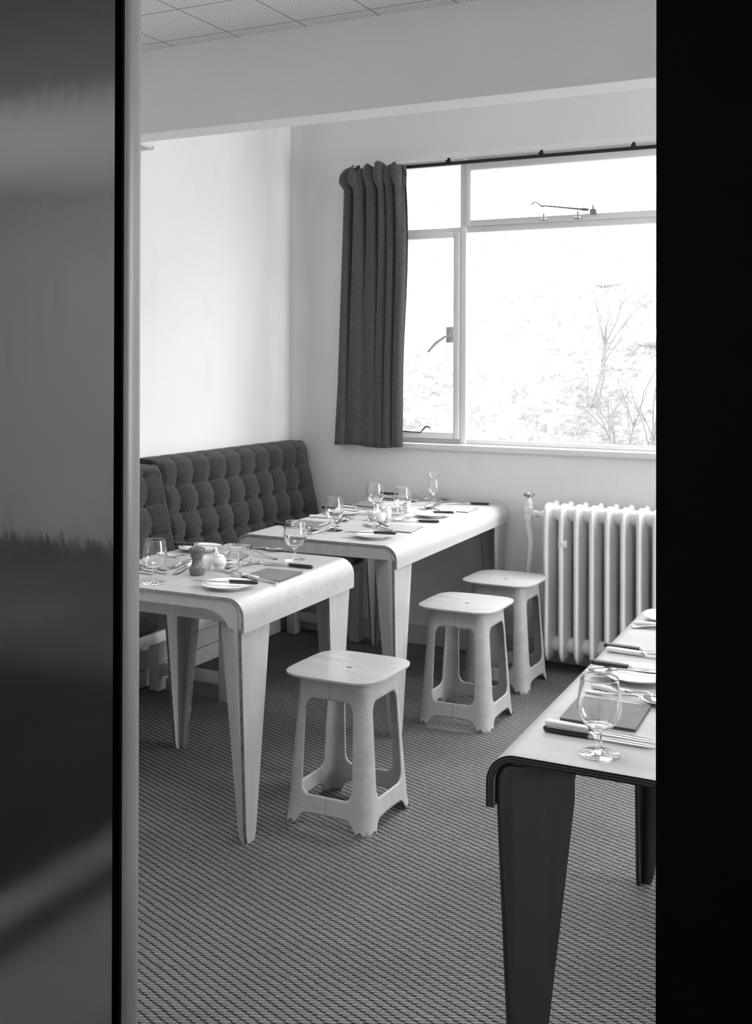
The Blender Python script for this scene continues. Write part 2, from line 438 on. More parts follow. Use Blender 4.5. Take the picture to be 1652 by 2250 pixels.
# latch: stepped plate, cam and handle
box(bm, -2.262, -2.222, 5.218, 5.226, 1.535, 1.615, bev=.003)
lathe_pts = [(0, 0), (.009, 0), (.009, .010), (.006, .014), (0, .014)]
rings = []
tube(bm, [(-2.241, 5.220, 1.572), (-2.241, 5.200, 1.572)], .008)
tube(bm, [(-2.232, 5.208, 1.572), (-2.262, 5.204, 1.565), (-2.31, 5.20, 1.532), (-2.352, 5.196, 1.487)], [.006, .006, .008, .006], n=8)
obj('latch', bm, 'latch', cas)
bm = bm_new()
tube(bm, [(-2.72, 5.215, 1.092), (-2.45, 5.215, 1.076), (-2.40, 5.214, 1.076), (-2.385, 5.212, 1.092), (-2.37, 5.21, 1.107), (-2.352, 5.208, 1.106), (-2.345, 5.208, 1.098)], .0035, n=8)
obj('casement_stay', bm, 'iron', cas)
# top hung vent
def ventf(x0, x1):
    bm = bm_new()
    for a in ((x0, x0 + .026, 2.121, 2.437), (x1 - .026, x1, 2.121, 2.437), (x0 + .0255, x1 - .0255, 2.121, 2.150), (x0 + .0255, x1 - .0255, 2.402, 2.437)): bar(bm, *a, y0=Y0 - .02, y1=Y0 + .012)
    return obj('vent_frame', bm, 'frame', win)
vent = ventf(MU[0] + .017, MU[1] - .017)
bm = bm_new()
tube(bm, [(-1.806, 5.205, 2.205), (-1.797, 5.205, 2.215), (-1.782, 5.205, 2.217), (-1.768, 5.205, 2.208), (-1.752, 5.205, 2.194), (-1.735, 5.205, 2.196), (-1.56, 5.205, 2.170), (-1.54, 5.205, 2.168), (-1.52, 5.205, 2.165)], [.003, .003, .003, .0035, .005, .004, .005, .009, .006], n=8)
obj('vent_stay', bm, 'brass', vent)
bm = bm_new(); box(bm, -1.515, -1.485, 5.205, 5.235, 2.143, 2.168, bev=.003); tube(bm, [(-1.50, 5.21, 2.165), (-1.50, 5.21, 2.185)], .005)
obj('stay_bracket', bm, 'brass', vent)
for px in (-1.745, -1.575):
    bm = bm_new(); lathe(bm, [(0, 0), (.020, .0), (.021, .004), (.012, .007), (.005, .009), (.004, .035), (0, .036)], 16, c=(px, 5.212, 2.126))
    obj('stay_peg', bm, 'brass', vent)
def pane(x0, x1, z0, z1):
    bm = bm_new(); box(bm, x0, x1, Y0 + .014, Y0 + .018, z0, z1); obj('pane', bm, 'pane', win, smooth=False)
pane(cx0, cx1, 1.046, 2.098); pane(WX0 + .04, MU[0], 2.11, 2.45); pane(MU[0], MU[1], 1.03, 2.10); pane(MU[0], MU[1], 2.11, 2.45)
pane(MU[1], MU[2], 1.03, 2.10); pane(MU[1], MU[2], 2.11, 2.45); pane(MU[2], WX1, 1.03, 2.45)
win2 = wroot('window_2', 'long steel window in the right hand wall')
bm = bm_new()
for y in (3.45, 4.15, 4.87): box(bm, XR + .06, XR + .09, y, y + .03, .95, 2.55, bev=.003)
for z in (.85, 2.52, 2.1): box(bm, XR + .06, XR + .09, 3.45, 4.9, z, z + .03, bev=.003)
obj('window_frame', bm, 'frame', win2)

# curtain rail
rail = thing('curtain_rail', 'thin dark metal curtain rail across the window head', 'curtain rail', (0, 0, 0))
bm = bm_new(); box(bm, -2.80, .55, 5.172, 5.182, 2.425, 2.442, bev=.002); obj('track', bm, 'iron', rail)
for x in (-2.755, -2.24, -1.752, -1.303, -.8, -.3, .2):
    bm = bm_new(); box(bm, x - .010, x + .010, 5.176, 5.20, 2.442, 2.452, bev=.002); box(bm, x - .007, x + .007, 5.19, 5.20, 2.45, 2.466, bev=.002)
    tube(bm, [(x, 5.17, 2.446), (x, 5.165, 2.446)], .006)
    obj('bracket', bm, 'iron', rail)
# curtain
bm = bm_new()
NS, NTT = 150, 70
def cur(s, tt):
    xl = -2.808 + (-.052) * tt ** 1.3; xr = -2.452 + (-.012) * tt
    xr += .0 + .02 * math.sin(tt * 5) * (1 - tt)
    x = xl + (xr - xl) * s
    top = math.exp(-tt * 9)
    ph = s * 2 * PI * (6.4 - .5 * tt) + 1.5 * math.sin(s * 8 + .6) + .6 * math.sin(tt * 3 + s * 4)
    ph2 = s * 2 * PI * 11.5 + 2.0 * math.sin(s * 5 + 1)
    amp = .020 * (1 - .45 * tt)
    a2 = .009 * math.exp(-tt * 3.0)
    flat = 1 - .9 * min(1, tt * 1.3) * math.exp(-((s - .47) / .27) ** 2)
    y = 5.128 + (amp * math.sin(ph)) * flat + a2 * math.sin(ph2) - .006 * tt
    x += .008 * math.cos(ph) * (1 - .3 * tt)
    if tt < .085:                                     # gathered frill above the tape
        k = (1 - tt / .085); y += .020 * k * math.sin(ph2 * 1.3) - .026 * math.sin(k * PI) ; x += .016 * math.sin(k * PI * .8) * math.cos(ph2 * 1.3) + .03 * (s - .5) * math.sin(k * PI)
    z = 2.452 - 1.452 * tt + (.010 * math.sin(ph2 * 1.2 + 1) * max(0, 1 - tt / .03)) + .010 * (s - .5) * tt * 0
    if tt < .1: z -= .012 * (1 - tt / .1) * (1 + math.sin(ph * .7))
    z += .006 * math.sin(s * 7) * tt
    return (x, y, z)
grid = [[bm.verts.new(cur(i / NS, (j / NTT) ** 1.25)) for i in range(NS + 1)] for j in range(NTT + 1)]
for j in range(NTT):
    for i in range(NS): bm.faces.new((grid[j][i], grid[j][i + 1], grid[j + 1][i + 1], grid[j + 1][i]))
cu = obj('curtain', bm, 'curtain', angle=180)
md = cu.modifiers.new('s', 'SOLIDIFY'); md.thickness = .003
tag(cu, 'dark woven gathered curtain hanging at the left of the window', 'curtain')

# blind at the top left
bl = thing('roller_blind', 'white roller blind with end bracket high on the left wall', 'blind')
bm = bm_new(); tube(bm, [(-3.115, 3.76, 2.392), (-3.115, 3.925, 2.392)], .020, n=20); obj('roller', bm, 'gloss_white', bl)
bm = bm_new(); box(bm, -3.17, -3.10, 3.93, 3.936, 2.365, 2.42, bev=.002); box(bm, -3.17, -3.13, 3.90, 3.94, 2.416, 2.420)
tube(bm, [(-3.115, 3.92, 2.392), (-3.115, 3.945, 2.392)], .008); obj('bracket', bm, 'gloss_white', bl)
bm = bm_new(); box(bm, -3.168, -3.160, 3.76, 3.905, 1.00, 2.385); obj('blind_cloth', bm, 'wall', bl, smooth=False)

# ------------------------------------------------------------------ radiator
rad = thing('radiator', 'white cast-iron column radiator under the window', 'radiator')
def ring_oval(cx, cy, z, rx, ry, n=16):
    return [(cx + rx * math.copysign(abs(math.cos(a)) ** .8, math.cos(a)), cy + ry * math.copysign(abs(math.sin(a)) ** .8, math.sin(a)), z) for a in [2 * PI * k / n for k in range(n)]]
PITCH = 0.0716
def section(x):
    bm = bm_new()
    # front and rear columns
    for yc, ry in ((5.008, .054), (5.115, .036)):
        zs = [.052, .058, .075, .10, .14, .20, .45, .70, .735, .762, .778, .785]
        sc = [.12, .42, .72, .9, 1, 1, 1, 1, 1, .92, .62, .15]
        if yc < 5.05:
            hp = [(.0, -.056), (.0065, -.0545), (.0098, -.049), (.0115, -.041), (.0175, -.012), (.0245, .020), (.0270, .036), (.0235, .050), (.0, .056)]
            full = hp + [(-a, b) for a, b in reversed(hp[1:-1])]
            loft(bm, [[(x + a * s, yc + b * s, z) for a, b in full] for z, s in zip(zs, sc)])
        else: loft(bm, [ring_oval(x, yc, z, .0185 * s, ry * s) for z, s in zip(zs, sc)])
    # web joining the columns, opened in the middle by a slot
    for z0, z1 in ((.085, .20), (.66, .765)):
        box(bm, x - .013, x + .013, 5.00, 5.12, z0, z1, bev=.012)
    return bm
sec0 = None
for k in range(16):
    x = -1.647 + k * PITCH
    if sec0 is None:
        sec0 = obj('radiator_section', section(0), 'rad', rad, angle=60); sec0.location = (x, 0, 0)
    else:
        c = sec0.copy(); COL.objects.link(c); c.parent = rad; c.location = (x, 0, 0)
for z, nm in ((.125, 'lower_hub'), (.735, 'upper_hub')):
    bm = bm_new()
    for k in range(15):
        x = -1.647 + (k + .5) * PITCH
        r = .036
        pts = [(x - .026, 5.04, z), (x - .018, 5.04, z), (x, 5.04, z), (x + .018, 5.04, z), (x + .026, 5.04, z)]
        tube(bm, pts, [r * .8, r, r * 1.02, r, r * .8], n=20)
    obj(nm, bm, 'rad', rad, angle=60)
bm = bm_new(); box(bm, -1.575 - .012, -1.575 + .030, 4.958, 4.965, .59, .622, bev=.001); tube(bm, [(-1.568, 4.963, .606), (-1.568, 4.951, .606)], .009, n=6); tube(bm, [(-1.568, 4.955, .606), (-1.568, 4.947, .606)], .005)
obj('clamp_plate', bm, 'rad', rad)
bm = bm_new()
tube(bm, [(-1.774, 5.06, .0), (-1.776, 5.06, .16), (-1.772, 5.06, .40), (-1.758, 5.06, .52), (-1.752, 5.06, .58), (-1.762, 5.06, .66), (-1.764, 5.06, .71)], .0145, n=14)
obj('supply_pipe', bm, 'rad', rad)
bm = bm_new()
lathe(bm, [(0, .69), (.018, .69), (.020, .70), (.020, .712), (.015, .716), (.019, .722), (.021, .732), (.021, .75), (.015, .758), (.017, .764), (.017, .778), (.009, .784), (.009, .795), (0, .795)], 16, c=(-1.764, 5.06, 0))
tube(bm, [(-1.75, 5.06, .722), (-1.738, 5.06, .722), (-1.736, 5.06, .722), (-1.722, 5.06, .722), (-1.720, 5.06, .722), (-1.70, 5.055, .722), (-1.68, 5.05, .722), (-1.655, 5.04, .722)], [.011, .011, .018, .018, .012, .013, .024, .028], n=14)
valve = obj('valve_body', bm, 'rad', rad)
bm = bm_new(); lathe(bm, [(0, .793), (.006, .793), (.006, .80), (.020, .803), (.027, .809), (.025, .815), (.010, .818), (.006, .822), (0, .823)], 20, c=(-1.764, 5.06, 0))
obj('valve_wheel', bm, 'brass', rad)

# ------------------------------------------------------------------ banquettes
def tuft(y, h, sy, sh, W, H):
    hh = h / sh
    yy = (y + .010 * math.sin(PI * (hh - math.floor(hh)))) / sy
    p = abs(math.sin(PI * yy)) ** .55; q = abs(math.sin(PI * hh)) ** .55
    eb = min(1, min(h, H - h) / (sh * .9))           # pleats die out at the border
    ee = min(1, min(y, W - y) / .05)
    dep = .34 * (1 - p) * (.30 + .70 * eb) + .34 * (1 - q) * eb + .62 * (1 - p) * (1 - q)
    edge = min(1, min(h + .001, H - h + .001) / .035) ** .45 * min(1, min(y + .001, W - y + .001) / .035) ** .45
    nz = noise.noise(Vector((y * 9, h * 9, 1.7))) * .10
    return max(0.02, (1 - dep * ee + nz)) * (.25 + .75 * edge)
def back_cushion(root, y0, y1, zb, zt, xb, xt, sy, sh, thick, seed=0):
    bm = bm_new(); W = y1 - y0
    up = Vector((xt - xb, 0, zt - zb)); H = up.length; up.normalize(); nrm = Vector((up.z, 0, -up.x))
    ny, nh = int(W / .007), int(H / .007)
    o0 = Vector((xb, y0, zb))
    G = []
    for j in range(nh + 1):
        row = []
        for i in range(ny + 1):
            y = W * i / ny; h = H * j / nh
            d = .056 * tuft(y, h, sy, sh, W, H)
            row.append(bm.verts.new(o0 + Vector((0, y, 0)) + up * h + nrm * d))
        G.append(row)
    for j in range(nh):
        for i in range(ny): bm.faces.new((G[j][i], G[j][i + 1], G[j + 1][i + 1], G[j + 1][i]))
    # boxed border back to the wall side
    rim = [G[0][i] for i in range(ny + 1)] + [G[j][ny] for j in range(1, nh + 1)] + [G[nh][i] for i in range(ny - 1, -1, -1)] + [G[j][0] for j in range(nh - 1, 0, -1)]
    bk = []
    for v_ in rim:
        x = max(XL + .032, v_.co.x - thick)
        bk.append(bm.verts.new((x, v_.co.y, v_.co.z + (.004 if v_.co.z > zt - .05 else 0))))
    n = len(rim)
    for i in range(n): bm.faces.new((rim[i], rim[(i + 1) % n], bk[(i + 1) % n], bk[i]))
    bm.faces.new(bk)
    o = obj('back_cushion', bm, 'fabric', root, angle=60)
    bm = bm_new()
    pts = [o0 + nrm * .012, o0 + nrm * .012 + up * (H * .5), o0 + nrm * .012 + up * (H - .012)]
    pts += [o0 + nrm * .012 + up * H + Vector((0, .02 + (W - .04) * k / 14, .003 * math.sin(k * 1.9))) for k in range(15)]
    pts += [o0 + nrm * .012 + up * (H - .012) + Vector((0, W, 0)), o0 + nrm * .012 + Vector((0, W, 0))]
    tube(bm, pts, .0042, n=6)
    obj('piping', bm, 'fabric', o)
    nb = 0
    for j in range(1, int(H / sh) + 1):
        for i in range(1, int(W / sy) + 1):
            if j * sh > H - .03 or i * sy > W - .03: continue
            p = o0 + Vector((0, i * sy, 0)) + up * (j * sh) + nrm * .013
            bm = bm_new(); bmesh.ops.create_icosphere(bm, subdivisions=2, radius=.007)
            for v_ in bm.verts: v_.co.x *= .6
            obj('button', bm, 'fabric', o, loc=p)
    return o
def seat_cushion(root, y0, y1, z0, z1, x0, x1):
    bm = bm_new(); box(bm, x0, x1, y0, y1, z0, z1, bev=.03, seg=4)
    for v_ in bm.verts:
        if v_.co.z > (z0 + z1) / 2: v_.co.z += .008 * noise.noise(Vector((v_.co.x * 5, v_.co.y * 5, 0)))
    obj('seat_cushion', bm, 'fabric', root, angle=60)
def bench(name, label, y0, y1, legs_y):
    r = thing(name, label, 'bench', group=None)
    bm = bm_new(); box(bm, -2.715, -2.685, y0, y1, .358, .402, bev=.006); box(bm, -3.10, -3.07, y0, y1, .30, .36, bev=.003)
    obj('seat_rail', bm, 'wood_bench', r)
    bm = bm_new(); box(bm, -3.10, -2.70, y0 + .01, y1 - .01, .385, .40); obj('seat_board', bm, 'wood_bench', r, smooth=False)
    for y in legs_y:
        bm = bm_new(); box(bm, -2.735, -2.675, y, y + .055, 0, .36, bev=.004); obj('leg', bm, 'wood_bench', r)
        bm = bm_new(); box(bm, -3.105, -3.05, y, y + .055, 0, .36, bev=.004); obj('leg', bm, 'wood_bench', r)
        bm = bm_new(); box(bm, -3.06, -2.73, y + .012, y + .042, .069, .118, bev=.003); obj('stretcher', bm, 'wood_bench', r)
    bm = bm_new(); box(bm, -3.14, -3.11, y0 + .01, y1 - .01, .36, .98, bev=.003); obj('back_board', bm, 'wood_bench', r)
    return r
far = bench('banquette_bench', 'dark buttoned banquette filling the corner by the back wall', 3.885, 5.165, [3.91, 5.06])
seat_cushion(far, 3.89, 5.16, .402, .495, -2.99, -2.68)
back_cushion(far, 3.885, 5.165, .42, 1.006, -2.955, -3.085, .127, .1185, .085)
near = bench('banquette_bench', 'dark buttoned banquette end nearest the doorway, beside the door post', 2.574, 3.872, [2.62, 3.12])
seat_cushion(near, 2.574, 3.868, .402, .505, -2.96, -2.68)
back_cushion(near, 2.574, 3.87, .46, .985, -2.925, -3.045, .196, .125, .11)

# ------------------------------------------------------------------ tables
def arc_profile(W, zt, zb, r, th, n=10):
    # centre line of the bent sheet from lower left up, over, and down to lower right (outer skin)
    pts = [(-W / 2, zb), (-W / 2, zt - r)]
    for k in range(1, n): a = PI - (PI / 2) * k / n; pts.append((-W / 2 + r + r * math.cos(a), zt - r + r * math.sin(a)))
    pts.append((-W / 2 + r, zt))
    for k in range(1, 8): pts.append((-W / 2 + r + (W - 2 * r) * k / 8, zt))
    pts.append((W / 2 - r, zt))
    for k in range(1, n): a = PI / 2 - (PI / 2) * k / n; pts.append((W / 2 - r + r * math.cos(a), zt - r + r * math.sin(a)))
    pts += [(W / 2, zt - r), (W / 2, zb)]
    return pts
def inset(pts, d):
    out = []
    for i, p in enumerate(pts):
        a = Vector(pts[max(i - 1, 0)]); b = Vector(pts[min(i + 1, len(pts) - 1)]); t_ = (b - a).normalized()
        out.append((p[0] + t_.y * d, p[1] - t_.x * d))
    return out
def table(name, label, W, L, zt, drop, corner, rz, shear, legmat='wood_leg', edgemat='edge', topmat='wood', th=.009, apron='curved', leglen=(.17, .105), legcopy=None):
    c, s = math.cos(rz), math.sin(rz)
    def sh(x, y): return x + shear * y, y
    lx, ly = sh(W / 2, -L / 2)
    loc = (corner[0] - (c * lx - s * ly), corner[1] - (s * lx + c * ly), 0)
    r = thing(name, label, 'table', loc, rz)
    P = arc_profile(W, zt, zt - drop, .055, th); Q = inset(P, th)
    bm = bm_new()
    def sheet(P, Q, y0, y1, m_out=0, m_edge=1):
        A0 = [bm.verts.new((*sh(x, y0), z)) for x, z in P]; A1 = [bm.verts.new((*sh(x, y1), z)) for x, z in P]
        B0 = [bm.verts.new((*sh(x, y0), z)) for x, z in Q]; B1 = [bm.verts.new((*sh(x, y1), z)) for x, z in Q]
        M0 = [[bm.verts.new((*sh(P[i][0] + (Q[i][0] - P[i][0]) * f, y0), P[i][1] + (Q[i][1] - P[i][1]) * f)) for f in (.28, .40, .62, .74)] for i in range(len(P))]
        for i in range(len(P) - 1):
            bm.faces.new((A0[i], A0[i + 1], A1[i + 1], A1[i])).material_index = m_out
            bm.faces.new((B0[i], B1[i], B1[i + 1], B0[i + 1])).material_index = m_out
            for A_, B_ in ((A0, B0),):
                la, lb = M0[i], M0[i + 1]
                seq = [(A_[i], A_[i + 1])] + [(la[k], lb[k]) for k in range(len(la))] + [(B_[i], B_[i + 1])]
                for k in range(len(seq) - 1):
                    bm.faces.new((seq[k][0], seq[k + 1][0], seq[k + 1][1], seq[k][1])).material_index = m_edge if k % 2 == 0 else 2
            bm.faces.new((A1[i], A1[i + 1], B1[i + 1], B1[i])).material_index = m_edge
        for i in (0, -1): bm.faces.new((A0[i], A1[i], B1[i], B0[i])).material_index = m_edge
    sheet(P, Q, -L / 2, L / 2)
    obj('tabletop', bm, [topmat, edgemat, 'edge_mid' if edgemat == 'dark_edge' else 'edge_light'], r, angle=40)
    # aprons under both short edges
    if apron:
        for sg in (-1, 1):
            bm = bm_new(); yy = sg * (L / 2 - .010)
            zi = zt - th
            xw = W / 2 - th - .001
            if apron == 'curved':
                top = [(-xw + .046, zi), (xw - .046, zi)]
                arcR = [(xw - .046 + .046 * math.sin(a), zi - .046 + .046 * math.cos(a)) for a in [PI / 2 * k / 6 for k in range(1, 7)]]
                bot = [(xw, zi - .082), (xw - .046, zi - .080), (xw - .056, zi - .064), (xw - .072, zi - .046), (xw - .10, zi - .034), (xw - .13, zi - .031)]
                out = [top[1]] + arcR + bot
                full = out + [(-x, z) for x, z in reversed(out)]
            else:
                arcR = [(xw - .046 + .046 * math.sin(a), zi - .046 + .046 * math.cos(a)) for a in [PI / 2 * k / 6 for k in range(1, 6)]]
                out = [(xw - .046, zi)] + arcR + [(xw - .003, zi - .046)]
                full = out + [(-x, z) for x, z in reversed(out)]
            r0 = [bm.verts.new((*sh(x, yy - .006), z)) for x, z in full]; r1 = [bm.verts.new((*sh(x, yy + .006), z)) for x, z in full]
            n = len(full)
            for i in range(n): bm.faces.new((r0[i], r0[(i + 1) % n], r1[(i + 1) % n], r1[i]))
            f1 = bm.faces.new(r0); f2 = bm.faces.new(r1)
            bmesh.ops.triangulate(bm, faces=[f1, f2])
            obj('apron', bm, legmat, r, smooth=False)
    # tapered bent-ply legs, a V in plan
    lt, lf = leglen
    for sx in (1, -1):
        for sy in (-1, 1):
            bm = bm_new()
            levels = []
            z_top = zt - th - .002
            for z, k in ((z_top - .004, 0.), (z_top - .009, 0.), (z_top - .016, 0.), (z_top - .026, 0.), (z_top - .04, 0.), (z_top - drop * .75, 0.), (.50, .24), (.35, .48), (.2, .71), (.08, .90), (.03, .975), (.008, 1.0), (0, 1.03)):
                uA, vA = 0.000 + .012 * k, lt + (.108 - lt) * k
                uB, vB = 0.000 + .012 * k, .000 + .054 * k
                uC, vC = .030 - .008 * k, .002 + .055 * k
                uD, vD = .030 + lf * .79 + (.056 - .030 - lf * .79) * k, lf * .6 + (.078 - lf * .6) * k
                if z < .03:
                    q = (.03 - z) / .03 * .20; mA = (vA + vB) / 2; vA += (mA - vA) * q; vB += (mA - vB) * q; uD += (uC - uD) * q; vD += (vC - vD) * q
                base = [(uA, vA), (uB, vB + .012), (uB + .003, vB + .004), (uB + .012, vB + .000), (uC, vC), (uC + .006, vC + .004), (uD, vD)]
                t2 = .010
                pts = [Vector(b) for b in base]; inn = []
                for i, p in enumerate(pts):
                    a = pts[max(0, i - 1)]; b = pts[min(len(pts) - 1, i + 1)]; tt = (b - a).normalized(); inn.append(p + Vector((-tt.y, tt.x)) * t2 * 1.0)
                ringp = [p for p in pts] + [p for p in reversed(inn)]
                rr_ = .055 - th; zz_ = max(0, z - (zt - .055)); off = rr_ - math.sqrt(max(0, rr_ * rr_ - zz_ * zz_)) + .0006
                levels.append([( (*sh(sx * (W / 2 - th - .001 - off - p.x), sy * (L / 2 - .003 - p.y)), z) ) for p in ringp])
            rv = loft(bm, levels)
            nn = len(levels[0]); 
            for f in bm.faces:
                ids = 0
            # edge faces: between last outer and first inner points
            for a, b in zip(rv[:-1], rv[1:]):
                for i in (2, 6, nn - 1):
                    j = (i + 1) % nn
                    f = bm.faces.get((a[i], a[j], b[j], b[i]))
                    if f: f.material_index = 1
            obj('leg', bm, [legmat, edgemat], r, angle=45)
    return r
T1 = table('dining_table', 'small pale bent-ply table nearest the door post, with pepper mill', .72, .745, .745, .100, (-1.828, 2.741), math.radians(.8), -.030)
T2 = table('dining_table', 'long pale bent-ply table reaching back to the window wall', .72, 1.375, .745, .086, (-1.838, 3.785), math.radians(.7), -.036, apron='straight', topmat='wood_y')
T3 = table('dining_table', 'pale-topped table with dark legs at lower right beside the black door', .78, 1.30, .745, .100, (.043, 1.885), math.radians(-.2), -.045, legmat='dark_wood', edgemat='dark_edge', th=.014, apron=None, leglen=(.10, .125))

# ------------------------------------------------------------------ stools
def stool():
    r = thing('stool', '', 'stool', group='bent-ply stools')
    # seat with finger hole
    bm = bm_new(); H = .468; N = 96; hs = .1675; rc = .062
    def rsq(a, hs, rc):
        p = 4.6; c_, s_ = math.cos(a), math.sin(a)
        k = (abs(c_) ** p + abs(s_) ** p) ** (-1 / p); return hs * k * c_, hs * k * s_
    rings_t, rings_b = [], []
    R = 14
    def ptt(k, a):
        f = k / R
        hx, hy = .011 * math.cos(a), .008 * math.sin(a); ox, oy = rsq(a, hs, rc)
        f2 = f
        x = hx + (ox - hx) * f2; y = hy + (oy - hy) * f2
        z = H - .004 * (1 - min(1, math.hypot(x, y) / .15) ** 2)
        return x, y, z
    tp = [[bm.verts.new(ptt(k, 2 * PI * i / N)) for i in range(N)] for k in range(R + 1)]
    bt = [[bm.verts.new((lambda q: (q[0] * .997, q[1] * .997, q[2] - .0065))(ptt(k, 2 * PI * i / N))) for i in range(N)] for k in range(R + 1)]
    for k in range(R):
        for i in range(N):
            j = (i + 1) % N
            bm.faces.new((tp[k][i], tp[k][j], tp[k + 1][j], tp[k + 1][i])); bm.faces.new((bt[k][i], bt[k + 1][i], bt[k + 1][j], bt[k][j]))
    for i in range(N):
        j = (i + 1) % N
        bm.faces.new((tp[R][i], tp[R][j], bt[R][j], bt[R][i])).material_index = 1
        bm.faces.new((tp[0][i], bt[0][i], bt[0][j], tp[0][j])).material_index = 1
    obj('seat', bm, ['wood_seat', 'edge_light'], r, angle=50)
    # shell of four windowed faces
    bm = bm_new()
    ZT = .462
    def hw(z): return .123 + (.153 - .123) * (1 - z / ZT) + .004 * max(0, 1 - z / .05) ** 2
    RC = .042
    def to3(side, s, z):
        # s in [-1,1]: arc-length position along the face incl. half of each rounded corner
        h = hw(z); L_ = h - RC; q = RC * PI / 4; tot = L_ + q; d = s * tot
        if abs(d) <= L_: x, y = d, -h
        else:
            a = (abs(d) - L_) / RC; x = math.copysign(L_ + RC * math.sin(a), d); y = -h + RC * (1 - math.cos(a))
        for _ in range(side): x, y = -y, x
        return Vector((x, y, z))
    # face outline in (s,z)
    n = 22
    def lerp(a, b, f): return a + (b - a) * f
    def arch(s):
        a = abs(s)
        zz = .040; w0, w1 = .50, .74
        if a < w0: return zz + .002 * (1 - (a / w0) ** 2)
        if a > w1: return 0.0
        f = (a - w0) / (w1 - w0)
        return zz * (1 - f ** 2.4) if f < 1 else 0
    ZW0, ZW1 = .098, .392; SW0, SW1 = .655, .70       # window: bottom / top, half widths (in s)
    outer, inner = [], []
    def corner_pts(cx, cz, sx, sz, r_s, r_z, a0, a1, m): return [(cx + r_s * math.cos(a), cz + r_z * math.sin(a)) for a in [a0 + (a1 - a0) * k / m for k in range(m + 1)]]
    # inner loop: start at top-left 45deg going right (clockwise seen from outside)
    def inner_side(k):
        rs, rz_ = .22, .036
        tl = (-SW1 + rs, ZW1 - rz_); trr = (SW1 - rs, ZW1 - rz_); br = (SW0 - rs, ZW0 + rz_); bl_ = (-SW0 + rs, ZW0 + rz_)
        A = PI / 4
        cs = {0: (tl, trr, 3 * A, 2 * A, 2 * A, A), 1: (trr, br, A, 0, 0, -A), 2: (br, bl_, -A, -2 * A, -2 * A, -3 * A), 3: (bl_, tl, -3 * A, -4 * A, 4 * A, 3 * A)}[k]
        p, q_, a0, a1, b0, b1 = cs
        m = 5
        A1_ = [(p[0] + rs * math.cos(lerp(a0, a1, i / m)), p[1] + rz_ * math.sin(lerp(a0, a1, i / m))) for i in range(m + 1)]
        B1_ = [(q_[0] + rs * math.cos(lerp(b0, b1, i / m)), q_[1] + rz_ * math.sin(lerp(b0, b1, i / m))) for i in range(m + 1)]
        mid = n - 2 * m
        S = [(lerp(A1_[-1][0], B1_[0][0], i / mid), lerp(A1_[-1][1], B1_[0][1], i / mid)) for i in range(1, mid)]
        return (A1_ + S + B1_)[:-1]
    for k in range(4): inner += inner_side(k)
    for i in range(n): outer.append((lerp(-1, 1, i / n), ZT))
    for i in range(n): outer.append((1, lerp(ZT, 0, i / n)))
    for i in range(n): s_ = lerp(1, -1, i / n); outer.append((s_, arch(s_)))
    for i in range(n): outer.append((-1, lerp(0, ZT, i / n)))
    # better spread along the arched bottom
    K = 9
    for side in range(4):
        prev = None
        for k in range(K + 1):
            f = k / K
            ring = [bm.verts.new(to3(side, lerp(i_[0], o_[0], f), lerp(i_[1], o_[1], f))) for i_, o_ in zip(inner, outer)]
            if prev:
                for i in range(len(ring)):
                    j = (i + 1) % len(ring); bm.faces.new((prev[i], prev[j], ring[j], ring[i]))
            prev = ring
    bmesh.ops.remove_doubles(bm, verts=bm.verts, dist=.0006)
    bmesh.ops.recalc_face_normals(bm, faces=bm.faces)
    o = obj('leg_frame', bm, ['wood_stool', 'edge_light'], r, angle=180)
    # make sure normals face outwards
    me = o.data
    tot = sum(p.normal.dot(Vector((p.center.x, p.center.y, 0))) for p in me.polygons)
    if tot < 0: me.flip_normals()
    md = o.modifiers.new('thick', 'SOLIDIFY'); md.thickness = .006; md.offset = -1; md.material_offset_rim = 1
    # little metal glides pinned over the foot edges
    for side in range(4):
        for s_ in (-.83, .83):
            p = to3(side, s_, .010); nr = Vector((p.x, p.y, 0)); 
            ang = side * PI / 2
            outv = Vector((0, -1, 0)); outv.rotate(Matrix.Rotation(ang, 3, 'Z')); tv = Vector((1, 0, 0)); tv.rotate(Matrix.Rotation(ang, 3, 'Z'))
            bm = bm_new()
            pts = [p + outv * .0015 + tv * (.0045 * math.cos(a)) + Vector((0, 0, .0045 * math.sin(a) - (.006 if i_ in (0, 6) else 0))) for i_, a in enumerate([PI * k / 6 for k in range(7)])]
            tube(bm, pts, .0012, n=6)
            obj('glide', bm, 'iron', r)
    return r
S1 = stool(); S1.location = (-1.70, 3.152, 0); S1['label'] = 'bent-ply stool nearest the doorway, in front of the small table'
del S1['group']
S2 = copy_tree(S1); S2.location = (-1.728, 4.205, 0); S2.rotation_euler = (0, 0, math.radians(1)); S2['label'] = 'middle bent-ply stool, at the near end of the long table'
S3 = copy_tree(S1); S3.location = (-1.766, 4.755, 0); S3['label'] = 'farthest bent-ply stool, standing next to the radiator'
for s_ in (S1, S2, S3): s_['group'] = 'bent-ply stools beside the tables'

